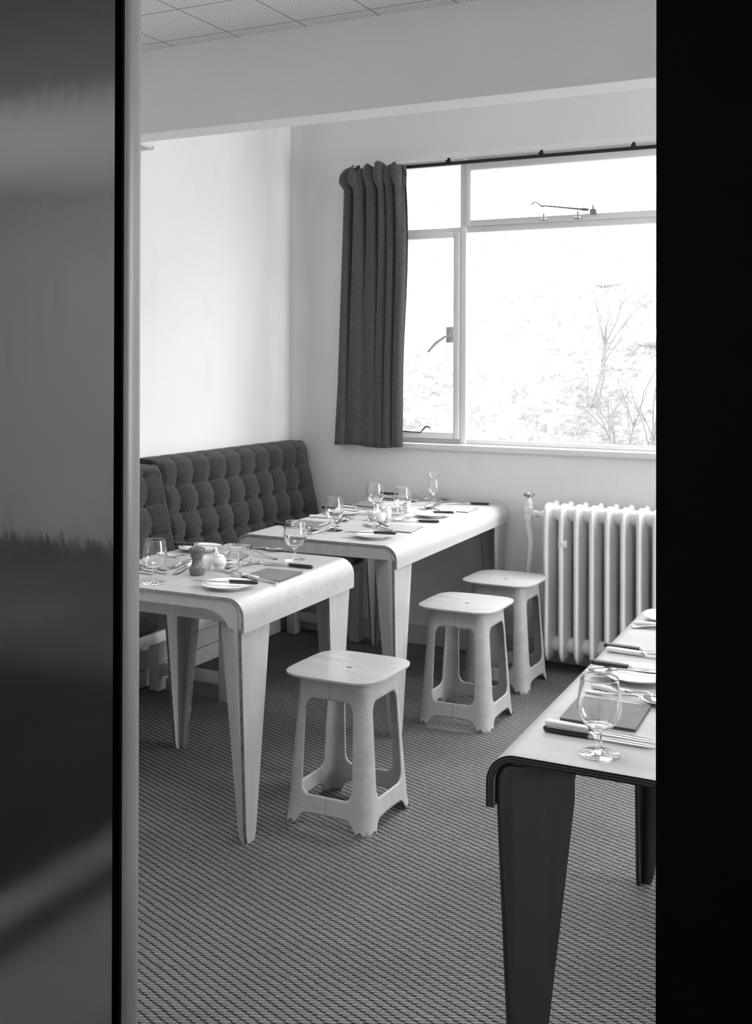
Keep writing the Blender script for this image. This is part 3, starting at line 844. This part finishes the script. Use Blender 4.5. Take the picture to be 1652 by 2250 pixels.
# ------------------------------------------------------------------ tableware
ZT = .7455
def glass_prof(flare=False):
    if flare:
        o = [(.034, .0), (.0345, .0015), (.015, .004), (.005, .007), (.004, .012), (.004, .042), (.006, .048), (.016, .054), (.0265, .066), (.031, .080), (.030, .095), (.0265, .112), (.0255, .130), (.0275, .142), (.0315, .149)]
    else:
        o = [(.035, .0), (.0358, .0015), (.017, .004), (.007, .007), (.0052, .012), (.0046, .028), (.0052, .038), (.008, .0425), (.018, .047), (.029, .056), (.0365, .069), (.0395, .083), (.0385, .100), (.0355, .120), (.0335, .1365)]
    t_ = .0011
    def smooth(P):
        out = []
        for i in range(len(P) - 1):
            p0, p1, p2, p3 = P[max(0, i - 1)], P[i], P[i + 1], P[min(len(P) - 1, i + 2)]
            for k in range(4):
                t = k / 4
                out.append(tuple(.5 * (2 * p1[c] + (p2[c] - p0[c]) * t + (2 * p0[c] - 5 * p1[c] + 4 * p2[c] - p3[c]) * t * t + (3 * p1[c] - p0[c] - 3 * p2[c] + p3[c]) * t ** 3) for c in (0, 1)))
        return out + [P[-1]]
    o = o[:2] + smooth(o[2:])
    cup0 = next(i for i, p in enumerate(o) if p[1] > (.049 if not flare else .056))
    top = o[-1]
    inn = [(top[0] - .0002, top[1] + .0005), (top[0] - .0006, top[1] + .0006), (top[0] - .0009, top[1] + .0003), (top[0] - t_, top[1] - .0006)]
    for r_, z in reversed(o[cup0:-1]): inn.append((r_ - t_ * 1.1, z + .0006))
    zb = o[cup0][1] - .001
    inn += [(o[cup0][0] * .55, zb - .0008), (0, zb - .0012)]
    o.insert(-1, (top[0] + (o[-2][0] - top[0]) * .1, top[1] - .0006))
    return [(0, 0)] + o + inn
    top = o[-1]
    inn.append((top[0] - t_ * .3, top[1] + .0006)); inn.append((top[0] - t_, top[1]))
    for r_, z in reversed(o[8:-1]): inn.append((r_ - t_ * 1.1, z + .0006))
    zb = o[7][1] + .0035
    inn += [(.008, zb), (0, zb)]
    return [(0, 0)] + o + inn
def wine(label, x, y, flare=False):
    r = thing('wine_glass', label, 'glass', (x, y, ZT), 0, 'stemmed glasses set on the tables')
    bm = bm_new(); lathe(bm, glass_prof(flare), 48)
    bmesh.ops.recalc_face_normals(bm, faces=bm.faces)
    # split in bowl and stem with foot would open the surface: keep one closed body
    me = obj('wine_glass', bm, 'glass', None, angle=80)
    me.location = (x, y, ZT); tag(me, label, 'glass', 'stemmed glasses set on the tables')
    bpy.data.objects.remove(r)
    return me
gl0 = wine('stemmed glass beside the door post, left end of the small table', -2.208, 2.809)
def wine_copy(label, x, y):
    c = gl0.copy(); COL.objects.link(c); c.location = (x, y, ZT); c['label'] = label; return c
wine_copy('stemmed glass at the far right corner of the small table', -2.030, 3.363)
wine_copy('stemmed glass at the near end of the long table, by crossed spoons', -2.238, 4.018)
wine_copy('stemmed glass behind the small white pots on the long table', -2.332, 4.571)
wine_copy('stemmed glass in front of the glass box on the long table', -2.142, 4.465)
wine('tulip glass with flared rim at the wall end of the long table', -2.214, 4.963, True)
wine_copy('large looking stemmed glass on the table at the lower right', -.551, 1.965)

# plates
def plate(label, x, y, r=.080):
    r0 = r
    prof = [(0, .004), (.045, .004), (.050, .005), (.066, .0095), (.078, .0125), (.080, .0135), (.0805, .0145), (.0795, .0155), (.068, .0125), (.054, .0080), (.048, .0065), (0, .0062)]
    foot = [(0, 0.0015), (.040, .0015), (.041, 0), (.044, 0), (.046, .004)]
    bm = bm_new(); lathe(bm, [(a * r / .08, b) for a, b in ([(0, .003), (.041, .003), (.0415, 0), (.0445, 0), (.046, .0035), (.052, .0052), (.068, .0098), (.0785, .0128), (.0805, .0142), (.0795, .0155), (.068, .0125), (.054, .0082), (.048, .0066), (0, .0062)])], 56)
    o = obj('side_plate', bm, 'china', angle=50); o.location = (x, y, ZT)
    return tag(o, label, 'plate', 'white side plates with a knife laid across')
pl0 = plate('white plate with black-handled knife at the near edge of the small table', -1.968, 2.862)
def plate_copy(label, x, y, s=1.0):
    c = pl0.copy(); COL.objects.link(c); c.location = (x, y, ZT); c['label'] = label; return c
plate_copy('white plate behind the pepper mill, banquette side of the small table', -2.440, 3.372)
plate_copy('white plate at the near edge of the long table, left of the dark-handled fork pair', -2.015, 3.935)
plate_copy('white plate at the middle right of the long table', -2.052, 4.585)
plate_copy('white plate on the banquette side of the long table', -2.440, 4.455)
plate_copy('white plate at the wall end of the long table, behind two glasses', -2.470, 5.085)
plate_copy('white plate behind the glass on the lower right table', -.604, 2.470)
plate_copy('white plate cut by the black door edge, far end of the lower right table', -.655, 3.06)

# cutlery: local x runs from handle end (0) to tip
def handle_bm(l, w, t_, z0):
    bm = bm_new(); rings = []
    for f, k in ((0, .35), (.02, .72), (.06, .95), (.15, 1), (.6, .95), (1, .82)):
        hw_, ht = w / 2 * k, t_ / 2 * (k if f < .1 else .9 + .1 * k)
        x = l * f
        rings.append([(x, hw_ * math.copysign(abs(math.cos(a)) ** .6, math.cos(a)), z0 + ht * math.copysign(abs(math.sin(a)) ** .6, math.sin(a))) for a in [2 * PI * (k2 + .5) / 12 for k2 in range(12)]])
    loft(bm, rings); return bm
def knife(kind='black'):
    r = thing('table_knife', '', 'knife', group='table knives')
    m = 'black' if kind == 'black' else 'bone'
    obj('handle', handle_bm(.090, .0165, .0115, .0062), m, r, angle=50)
    bm = bm_new(); ribbon(bm, [(.0885, .0062, .0072, .0052), (.094, .0060, .0068, .0050), (.098, .0055, .0045, .0030), (.101, .005, .0065, .0014)])
    obj('ferrule', bm, 'steel', r, angle=50)
    bm = bm_new(); ribbon(bm, [(.100, .005, .0068, .0011), (.12, .005, .0085, .0010, .0010), (.17, .005, .0100, .0009, .0020), (.195, .005, .0095, .0008, .0022), (.208, .005, .0068, .0006, .0016), (.214, .005, .0025, .0004, -.001)])
    obj('blade', bm, 'steel', r, angle=50)
    return r
def fork(kind='steel'):
    r = thing('fork', '', 'fork', group='forks')
    if kind == 'bone':
        obj('handle', handle_bm(.082, .0150, .0105, .0056), 'bone', r, angle=50)
        bm = bm_new(); ribbon(bm, [(.080, .0056, .0066, .0048), (.086, .006, .0062, .0046), (.090, .0065, .0040, .0026), (.093, .007, .0052, .0030), (.096, .007, .003, .0018)])
        obj('ferrule', bm, 'steel', r, angle=50); x0 = .094
    else:
        bm = bm_new(); ribbon(bm, [(0, .003, .0035, .0010), (.004, .003, .0080, .0014), (.02, .0035, .0085, .0016), (.06, .005, .0055, .0018), (.095, .008, .0036, .0019)])
        obj('handle', bm, 'steel', r, angle=50); x0 = .094
    bm = bm_new()
    ribbon(bm, [(x0, .0075, .0030, .0018), (.115, .0115, .0026, .0017), (.130, .0125, .0030, .0016), (.143, .0095, .0070, .0012), (.152, .0060, .0105, .0010), (.165, .0040, .0115, .0010)])
    for k in range(4):
        yc = (k - 1.5) * .0062
        ribbon(bm, [(.163, .0042, .0021, .0010, yc), (.185, .0048, .0017, .0009, yc), (.200, .0085, .0011, .0007, yc), (.204, .0100, .0006, .0004, yc)])
    obj('tines', bm, 'steel', r, angle=50)
    return r
def spoon(s=1.0):
    r = thing('spoon', '', 'spoon', group='spoons')
    bm = bm_new(); ribbon(bm, [(0, .003, .0035, .0010), (.004, .003, .0085, .0014), (.02, .0035, .0088, .0016), (.06, .006, .0055, .0018), (.10, .0105, .0034, .0019), (.122, .0125, .0028, .0018), (.135, .0105, .0042, .0014)])
    obj('handle', bm, 'steel', r, angle=50)
    bm = bm_new(); cx, a, b = .163, .033, .0205
    RR, NN = 8, 28; prev = None
    for k in range(RR + 1):
        f = k / RR
        ring = []
        for i in range(NN):
            an = 2 * PI * i / NN
            x = cx + a * f * math.cos(an); w_ = b * (1 - .18 * math.cos(an)); y = w_ * f * math.sin(an)
            z = .0015 + .0095 * (f ** 2.2) + (.002 * f * max(0, -math.cos(an)))
            ring.append(bm.verts.new((x, y, z)) if k else None)
        if k == 0: cen = bm.verts.new((cx, 0, .0015)); prev = None
        else:
            for i in range(NN):
                j = (i + 1) % NN
                if prev is None: bm.faces.new((cen, ring[i], ring[j]))
                else: bm.faces.new((prev[i], prev[j], ring[j], ring[i]))
            prev = ring
    o = obj('bowl', bm, 'steel', r, angle=80); md = o.modifiers.new('t', 'SOLIDIFY'); md.thickness = .0012; md.offset = 1
    return r
protos = {}
makers = {'kb': lambda: knife('black'), 'kw': lambda: knife('bone'), 'fs': lambda: fork('steel'), 'fw': lambda: fork('bone'), 'sp': lambda: spoon()}
GRP = {'kb': 'black-handled knives', 'kw': 'bone-handled knives', 'fs': 'steel forks', 'fw': 'bone-handled forks', 'sp': 'steel spoons'}
def cut(kind, label, e, tip, z=0.0, tilt=0.0, at='end'):
    if kind not in protos: o = makers[kind](); protos[kind] = o
    else: o = copy_tree(protos[kind])
    a = math.atan2(tip[1] - e[1], tip[0] - e[0])
    L = .214 if kind[0] == 'k' else (.204 if kind[0] == 'f' else .196)
    if at == 'tip': e = (tip[0] - L * math.cos(a), tip[1] - L * math.sin(a))
    if at == 'mid':
        mx_, my_ = (e[0] + tip[0]) / 2, (e[1] + tip[1]) / 2; e = (mx_ - L / 2 * math.cos(a), my_ - L / 2 * math.sin(a))
    o.location = (e[0], e[1], ZT + z); o.rotation_euler = (0, -math.radians(tilt), a); o['label'] = label; o['group'] = GRP[kind]
    return o
# small table
cut('kb', 'black-handled knife across the plate at the near edge of the small table', (-1.871, 2.883), (-2.051, 2.827), .0145)
cut('kb', 'black-handled knife lying beyond the dark menu on the small table', (-1.892, 3.251), (-2.12, 3.243))
cut('fw', 'bone-handled fork between plate and dark menu on the small table', (-1.905, 2.990), (-2.143, 3.075), 0, at='tip')
cut('fs', 'plain steel fork under the bone-handled one on the small table', (-1.864, 2.985), (-2.108, 3.019), 0)
cut('sp', 'spoon lying in front of the white mustard pot', (-2.118, 3.225), (-2.158, 3.085), 0, at='tip')
cut('fs', 'steel fork pointing at the glass box on the small table', (-2.094, 3.044), (-2.132, 3.250), 0.003, at='tip')
cut('sp', 'spoon with bowl towards the glass, behind the glass box on the small table', (-2.309, 3.455), (-2.16, 3.491), 0, at='tip')
cut('fs', 'steel fork with its handle end behind the glass box', (-2.085, 3.345), (-2.363, 3.440))
cut('kb', 'knife pointing at the foot of the glass beside the door post', (-2.403, 2.969), (-2.262, 2.945), at='tip')
cut('kw', 'second knife at the left end of the small table, nearest the edge', (-2.362, 2.925), (-2.295, 2.915), at='tip')
cut('fw', 'bone-handled fork beyond the left menu on the small table', (-2.509, 3.212), (-2.36, 3.200))
cut('fs', 'steel fork beside the left menu, tines towards the room', (-2.335, 3.190), (-2.308, 3.017), at='tip')
cut('kw', 'round-ended knife beside the pepper mill', (-2.300, 3.150), (-2.238, 2.945), at='tip')
cut('kb', 'black-handled knife across the plate behind the pepper mill', (-2.545, 3.352), (-2.36, 3.372), .0145)
# long table
cut('kb', 'black-handled knife across the near plate of the long table', (-1.924, 3.955), (-2.099, 3.908), .0145)
cut('kb', 'black-handled knife across the middle right plate of the long table', (-1.963, 4.620), (-2.124, 4.545), .0145)
cut('kb', 'black-handled knife across the plate on the banquette side', (-2.565, 4.490), (-2.322, 4.432), .0145)
cut('kb', 'black-handled knife across the plate at the wall end', (-2.571, 5.110), (-2.40, 5.105), .0145)
cut('kb', 'black-handled knife beyond the nearer pale menu of the long table', (-1.946, 4.425), (-2.14, 4.36))
cut('kb', 'black-handled knife beyond the farther pale menu of the long table', (-1.969, 5.075), (-2.161, 5.02))
cut('kb', 'black-handled knife at the near left corner of the long table', (-2.55, 4.051), (-2.306, 4.005))
cut('kw', 'bone-handled knife beyond the dark menu of the long table', (-2.525, 4.305), (-2.454, 4.315))
cut('sp', 'spoon pointing right beside the dark menu of the long table', (-2.47, 3.995), (-2.275, 3.970))
cut('sp', 'spoon lying across the near left corner of the long table', (-2.279, 3.880), (-2.238, 4.10))
cut('sp', 'spoon between the glass and the banquette side plate', (-2.291, 4.085), (-2.334, 4.31), at='tip')
cut('fs', 'steel fork below the spoons on the long table', (-2.36, 4.090), (-2.335, 4.26), at='mid')
cut('kb', 'black-handled knife beside the farther dark menu of the long table', (-2.595, 4.700), (-2.401, 4.675))
cut('kw', 'bone-handled knife next to a black one, banquette side of the long table', (-2.575, 4.670), (-2.401, 4.640))
cut('fs', 'steel fork pointing at the white shaker', (-2.104, 4.110), (-2.160, 4.360), at='tip')
cut('fs', 'steel fork behind the near plate of the long table', (-1.930, 4.070), (-2.19, 4.19), at='tip')
cut('sp', 'spoon in front of the small white pots', (-2.03, 4.110), (-2.194, 4.24), .0125, at='tip')
cut('fs', 'steel fork pointing at the tulip glass', (-2.151, 4.78), (-2.200, 5.00), at='tip')
cut('fw', 'bone-handled fork behind the middle right plate', (-1.963, 4.720), (-2.198, 4.750), at='tip')
cut('sp', 'spoon to the left of the farther pale menu', (-2.03, 4.690), (-2.20, 4.84), at='tip')
cut('sp', 'spoon at the wall behind the tulip glass', (-2.39, 5.085), (-2.255, 5.13))
cut('sp', 'spoon beside the plate at the wall end', (-2.50, 5.000), (-2.32, 5.015), at='tip')
cut('fs', 'steel fork at the wall, beside the tulip glass', (-2.37, 5.06), (-2.17, 5.08))
# lower right table
cut('kb', 'black-handled knife nearest the front edge of the lower right table', (-.680, 2.040), (-.465, 2.036))
cut('kw', 'bone-handled knife lying against the nearest black-handled one', (-.688, 2.075), (-.479, 2.062))
cut('fw', 'bone-handled fork beyond the menu on the lower right table', (-.681, 2.355), (-.535, 2.330))
cut('sp', 'spoon under the bone-handled fork on the lower right table', (-.690, 2.318), (-.55, 2.298))
cut('kb', 'black-handled knife across the plate on the lower right table', (-.717, 2.484), (-.56, 2.472), .0145)
cut('kb', 'black-handled knife far along the lower right table', (-.746, 2.700), (-.651, 2.695))
cut('kw', 'bone-handled knife far along the lower right table, beside the black one', (-.733, 2.668), (-.646, 2.660))
cut('kw', 'bone-handled knife next to the farthest plate of the lower right table', (-.738, 2.965), (-.687, 2.968))
cut('sp', 'spoon next to the farthest bone-handled knife', (-.740, 2.935), (-.687, 2.945))
cut('sp', 'serving spoon tucked under the plate rim, lower right table', (-.54, 2.44), (-.712, 2.425), .026, tilt=-6, at='tip')

# menus
def menu(label, pts, m='menu', th=.004):
    r = thing('menu_folder', label, 'menu', (0, 0, 0), 0, None)
    cx = sum(p[0] for p in pts) / 4; cy = sum(p[1] for p in pts) / 4
    r.location = (cx, cy, ZT)
    P = [Vector((p[0] - cx, p[1] - cy)) for p in pts]
    def slab(z0, z1, k, mi, name, mat):
        bm = bm_new(); lo = [(p.x * k, p.y * k, z0) for p in P]; hi = [(p.x * k, p.y * k, z1) for p in P]
        loft(bm, [lo, hi]); obj(name, bm, mat, r, smooth=False)
    slab(0, .0018, 1, 0, 'back_cover', m); slab(.0018, th, .985, 0, 'pages', 'menu_edge'); slab(th, th + .0018, 1, 0, 'front_cover', m)
    return r
menu('dark menu folder on the right side of the small table', [(-2.020, 3.015), (-2.024, 3.172), (-1.886, 3.175), (-1.876, 3.008)], 'menu', .0025)
menu('dark menu folder at the left end of the small table, beyond the glass', [(-2.445, 3.020), (-2.440, 3.160), (-2.322, 3.135), (-2.301, 2.985)], 'menu_light', .003)
menu('pale grey menu folder at the near right of the long table', [(-2.080, 4.100), (-2.106, 4.262), (-1.957, 4.285), (-1.929, 4.103)], 'menu_light', .003)
menu('pale grey menu folder at the far right of the long table', [(-2.100, 4.765), (-2.121, 4.915), (-1.968, 4.930), (-1.955, 4.770)], 'menu_light', .003)
menu('dark menu folder at the near left of the long table', [(-2.465, 4.024), (-2.495, 4.190), (-2.344, 4.180), (-2.316, 4.020)], 'menu', .003)
menu('dark menu folder on the banquette side far along the long table', [(-2.545, 4.738), (-2.568, 4.905), (-2.412, 4.890), (-2.392, 4.722)], 'menu', .003)
menu('thick grey menu folder behind the glass on the lower right table', [(-.671, 2.110), (-.679, 2.266), (-.531, 2.266), (-.523, 2.110)], 'menu', .0045)

# pepper mill
pm = thing('pepper_mill', 'squat turned wooden pepper mill on the small table', 'pepper mill', (-2.173, 2.985, ZT))
bm = bm_new(); lathe(bm, [(0, 0), (.0215, 0), (.0235, .003), (.0268, .019), (.0268, .024), (.0235, .0265), (.0215, .028), (.0175, .036), (.0155, .046), (.0170, .054), (.0205, .0585), (.0212, .061), (.0212, .072), (0, .072)], 40); obj('body', bm, 'mill', pm, angle=40)
bm = bm_new(); lathe(bm, [(0, .0725), (.0215, .0725), (.0225, .075), (.0265, .079), (.0275, .083), (.0255, .088), (.0165, .0915), (.008, .0935), (0, .094)], 40); obj('cap', bm, 'mill', pm, angle=40)
bm = bm_new(); lathe(bm, [(0, .093), (.006, .093), (.0065, .0945), (.0035, .096), (.003, .099), (.0062, .101), (.0066, .1035), (.0035, .106), (0, .1065)], 20); obj('top_nut', bm, 'steel', pm)
# striped bowl
sb = thing('sugar_bowl', 'small ribbed white bowl between pepper mill and mustard pot', 'bowl', (-2.205, 3.068, ZT))
pr = [(0, 0), (.018, 0), (.020, .002)]
for k in range(9): z = .006 + k * .004; pr += [(.0215 + .006 * math.sin(k / 9 * PI * .6) + (.0009 if k % 2 else 0), z)]
pr += [(.0285, .042), (.0275, .0425), (.0255, .04), (.022, .012), (0, .008)]
bm = bm_new(); lathe(bm, pr, 40); obj('bowl_body', bm, 'china', sb, angle=60)
# mustard pot
def pot_label():
    t = NT('pot_glaze_printed'); co = t.coords(); t.b.inputs['Roughness'].default_value = .12
    sx = t.n.new('ShaderNodeSeparateXYZ'); t.link(co, sx.inputs[0]); x, y, z = sx.outputs
    front = t.math('MULTIPLY', t.math('LESS_THAN', y, 0.004), t.math('LESS_THAN', t.math('ABSOLUTE', x), .0165))
    def band(a, b): return t.math('MULTIPLY', t.math('GREATER_THAN', z, a), t.math('LESS_THAN', z, b))
    lines = t.math('MAXIMUM', band(.0165, .0172), band(.0262, .0269))
    m = t.mapping(co, scale=(1, .3, 1))
    nz = t.n.new('ShaderNodeTexNoise'); t.link(m, nz.inputs['Vector']); nz.inputs['Scale'].default_value = 520; nz.inputs['Detail'].default_value = 1
    let = t.math('MULTIPLY', t.math('GREATER_THAN', nz.outputs['Fac'], .52), band(.0195, .0242))
    f = t.math('MULTIPLY', front, t.math('MAXIMUM', lines, let))
    mm = t.n.new('ShaderNodeMix'); mm.data_type = 'RGBA'; t.link(f, mm.inputs[0]); mm.inputs[6].default_value = g(.76); mm.inputs[7].default_value = g(.22)
    t.link(mm.outputs[2], t.b.inputs['Base Color']); return t.m
M['pot_print'] = pot_label()
mp = thing('mustard_pot', 'round white printed pot with a spoon handle, small table', 'mustard pot', (-2.151, 3.080, ZT), math.radians(25))
bm = bm_new(); lathe(bm, [(0, 0), (.0145, 0), (.0155, .002), (.0165, .011), (.021, .020), (.0235, .029), (.0225, .037), (.018, .044), (.0150, .047), (.0150, .049), (.0135, .049), (.0130, .046), (.016, .040), (.014, .015), (0, .012)], 40); obj('pot_body', bm, 'pot_print', mp, angle=60)
bm = bm_new(); lathe(bm, [(.0125, .0475), (.0150, .0485), (.0145, .051), (.008, .0535), (0, .054)], 32); obj('lid', bm, 'china', mp)
bm = bm_new(); tube(bm, [(0, 0, .046), (-.008, .002, .060), (-.015, .003, .074), (-.0165, .003, .0785)], [.0028, .0036, .0046, .0040], n=10); obj('spoon_handle', bm, 'china', mp)
# pots on the long table
def small_pot(name, label, cat, x, y, prof, mat='china'):
    bm = bm_new(); lathe(bm, prof, 40); o = obj(name, bm, mat, angle=60); o.location = (x, y, ZT); o.rotation_euler = (0, 0, math.radians(25)); return tag(o, label, cat)
M['pot_print2'] = M['pot_print']
small_pot('mustard_pot', 'small white printed pot, left of the two pots on the long table', 'mustard pot', -2.245, 4.372, [(0, 0), (.0155, 0), (.0165, .003), (.019, .014), (.0235, .027), (.0225, .036), (.0195, .0395), (.018, .0395), (.0195, .035), (.016, .008), (0, .007)], 'pot_print')
small_pot('egg_cup', 'small plain white cup in front of the white shaker', 'cup', -2.187, 4.338, [(0, 0), (.0160, 0), (.0175, .003), (.021, .014), (.0245, .027), (.0225, .0365), (.0200, .039), (.0185, .0385), (.0205, .034), (.017, .008), (0, .007)])
small_pot('salt_shaker', 'domed white shaker behind the two little pots', 'shaker', -2.190, 4.415, [(0, 0), (.0130, 0), (.0145, .002), (.0158, .018), (.0180, .036), (.0165, .046), (.010, .053), (.004, .0555), (0, .056)])
# glass boxes
def gbox(label, c, w, d, h, rz):
    r = thing('glass_box', label, 'glass box', (c[0], c[1], ZT), rz, None)
    bm = bm_new(); t_ = .006
    o8 = [(-w / 2, -d / 2), (w / 2, -d / 2), (w / 2, d / 2), (-w / 2, d / 2)]
    i8 = [(x - math.copysign(t_, x), y - math.copysign(t_, y)) for x, y in o8]; i7 = [(x * .86, y * .86) for x, y in i8]
    r1 = [[bm.verts.new((x, y, z)) for x, y in q] for q, z in ((o8, 0), (o8, h), (i8, h), (i7, .016))]
    for a, b in zip(r1[:-1], r1[1:]):
        for i in range(4): j = (i + 1) % 4; bm.faces.new((a[i], a[j], b[j], b[i]))
    bm.faces.new(r1[0]); bm.faces.new(r1[-1])
    bmesh.ops.bevel(bm, geom=list(bm.edges), offset=.0012, segments=1, affect='EDGES')
    o = obj('glass_box', bm, 'glass_thick', angle=30); o.location = r.location; o.rotation_euler = r.rotation_euler
    bpy.data.objects.remove(r); return tag(o, label, 'glass box')
gbox('square glass box in the middle of the small table', (-2.215, 3.255), .092, .105, .050, math.radians(8))
gbox('square glass box in the middle of the long table', (-2.238, 4.555), .105, .115, .050, math.radians(6))

# ------------------------------------------------------------------ garden bank outside
def bank_mat():
    t = NT('pale_overgrown_bank'); co = t.coords()
    n = t.noise(co, 7, 6, .7); n2 = t.noise(co, 28, 5, .75); n3 = t.noise(co, 1.1, 3)
    k = t.math('ADD', t.math('MULTIPLY', n, .45), t.math('ADD', t.math('MULTIPLY', n2, .45), t.math('MULTIPLY', n3, .2)))
    t.link(t.ramp(k, [(.40, .095), (.5, .145), (.62, .28)]), t.b.inputs['Base Color']); t.b.inputs['Roughness'].default_value = 1
    t.bump(n2, .8, .05); return t.m
M['bank'] = bank_mat()
bm = bm_new(); NX, NY = 110, 90
def bz(x, y):
    base = .45 + max(0, y - 6.0) * .75 + .08 * (x + 1)
    return base + .16 * noise.noise(Vector((x * 1.1, y * 1.1, 0))) + .07 * noise.noise(Vector((x * 4, y * 4, 3))) + .03 * noise.noise(Vector((x * 11, y * 11, 5)))
G = [[bm.verts.new((-9 + 14 * i / NX, 5.5 + 9.5 * j / NY, bz(-9 + 14 * i / NX, 5.5 + 9.5 * j / NY))) for i in range(NX + 1)] for j in range(NY + 1)]
for j in range(NY):
    for i in range(NX): bm.faces.new((G[j][i], G[j][i + 1], G[j + 1][i + 1], G[j + 1][i]))
o = obj('garden_bank', bm, 'bank', angle=60); tag(o, 'bright overgrown garden bank seen through the window', 'bank', kind='structure')
M['rock'] = plain('pale_rock', .30, .9, var=.25, vscale=4, bump=.02, bscale=8)
M['plant'] = plain('pale_leaves', .30, .8, var=.3, vscale=9)
M['bark'] = plain('pale_bark', .22, .9, var=.2, vscale=9)
rocks = [(-1.75, 7.6, .16, 'broad pale rock in the middle of the garden bank'), (-1.25, 6.7, .13, 'pale rock low on the bank at the right edge of the window'), (-2.2, 8.3, .16, 'pale rock higher up the garden bank, left of the others'), (-1.5, 9.0, .18, 'pale rock high on the garden bank')]
for x, y, s, lab in rocks:
    bm = bm_new(); bmesh.ops.create_icosphere(bm, subdivisions=3, radius=s)
    for v_ in bm.verts: v_.co *= 1 + .35 * noise.noise(v_.co * 3 + Vector((x, y, 0))); v_.co.z *= .6
    o = obj('garden_rock', bm, 'rock', angle=30); o.location = (x, y, bz(x, y) - .04); tag(o, lab, 'rock', 'rocks on the garden bank')
def tuftplant(name, label, x, y, n, h, sp):
    bm = bm_new()
    for k in range(n):
        a = random.uniform(0, 2 * PI); r0 = random.uniform(0, sp); bx, by = r0 * math.cos(a), r0 * math.sin(a); hh = h * random.uniform(.6, 1.1); lean = random.uniform(.02, .12)
        pts = []
        w_ = .010
        d = Vector((math.cos(a), math.sin(a), 0)); sd = Vector((-d.y, d.x, 0)) * w_
        rr = []
        for f in (0, .4, .8, 1):
            p = Vector((bx, by, 0)) + d * lean * f * f + Vector((0, 0, hh * f)); q = (1 - f * .85)
            rr.append([p - sd * q, p + d * .002, p + sd * q, p - d * .002])
        loft(bm, rr)
    o = obj(name, bm, 'plant', smooth=False); o.location = (x, y, bz(x, y) - .02); return tag(o, label, 'plant', 'leafy clumps on the garden bank')
tuftplant('leafy_clump', 'upright leaf clump just right of the window mullion', -2.30, 6.15, 40, .55, .12)
tuftplant('leafy_clump', 'upright leaf clump second right of the mullion', -2.02, 6.2, 36, .54, .12)
tuftplant('leafy_clump', 'leaf clump behind the casement, low in the left pane', -2.78, 6.2, 40, .52, .14)
def shrub(name, label, x, y, h, seed, cat='shrub', r0=.012, lv=3, spread=.5):
    rnd = random.Random(seed); bm = bm_new()
    def br(p, d, l, r, lev):
        e = p + d * l; m = (p + e) / 2 + Vector((rnd.uniform(-1, 1), rnd.uniform(-1, 1), 0)) * l * .06
        tube(bm, [p, m, e], [r, r * .8, r * .6], n=6)
        if lev:
            for _ in range(2 + (lev > 1)):
                nd = (d + Vector((rnd.uniform(-1, 1), rnd.uniform(-1, 1), rnd.uniform(-.2, .6))) * spread).normalized(); br(p + (e - p) * rnd.uniform(.5, 1), nd, l * rnd.uniform(.5, .75), r * .6, lev - 1)
    for k in range(3 if r0 < .03 else 1): br(Vector((rnd.uniform(-.05, .05), 0, -.05)), Vector((rnd.uniform(-.3, .3), rnd.uniform(-.1, .1), 1)).normalized(), h * .55, r0, lv)
    o = obj(name, bm, 'bark'); o.location = (x, y, bz(x, y)); return tag(o, label, cat)
shrub('bare_shrub', 'bare branching shrub outside the lower window pane', -1.50, 6.0, 1.0, 8, spread=.7)
shrub('bare_shrub', 'thin bare shrub beside the window mullion', -2.05, 7.1, .9, 5, r0=.008, lv=2)
shrub('tree', 'pale tree trunk seen through the small upper left pane', -4.1, 10.6, 3.6, 11, 'tree', r0=.10, lv=2, spread=.6)
shrub('tree', 'slim tree high on the bank behind the top vent', -2.4, 10.8, 3.2, 12, 'tree', r0=.05, lv=2, spread=.6)
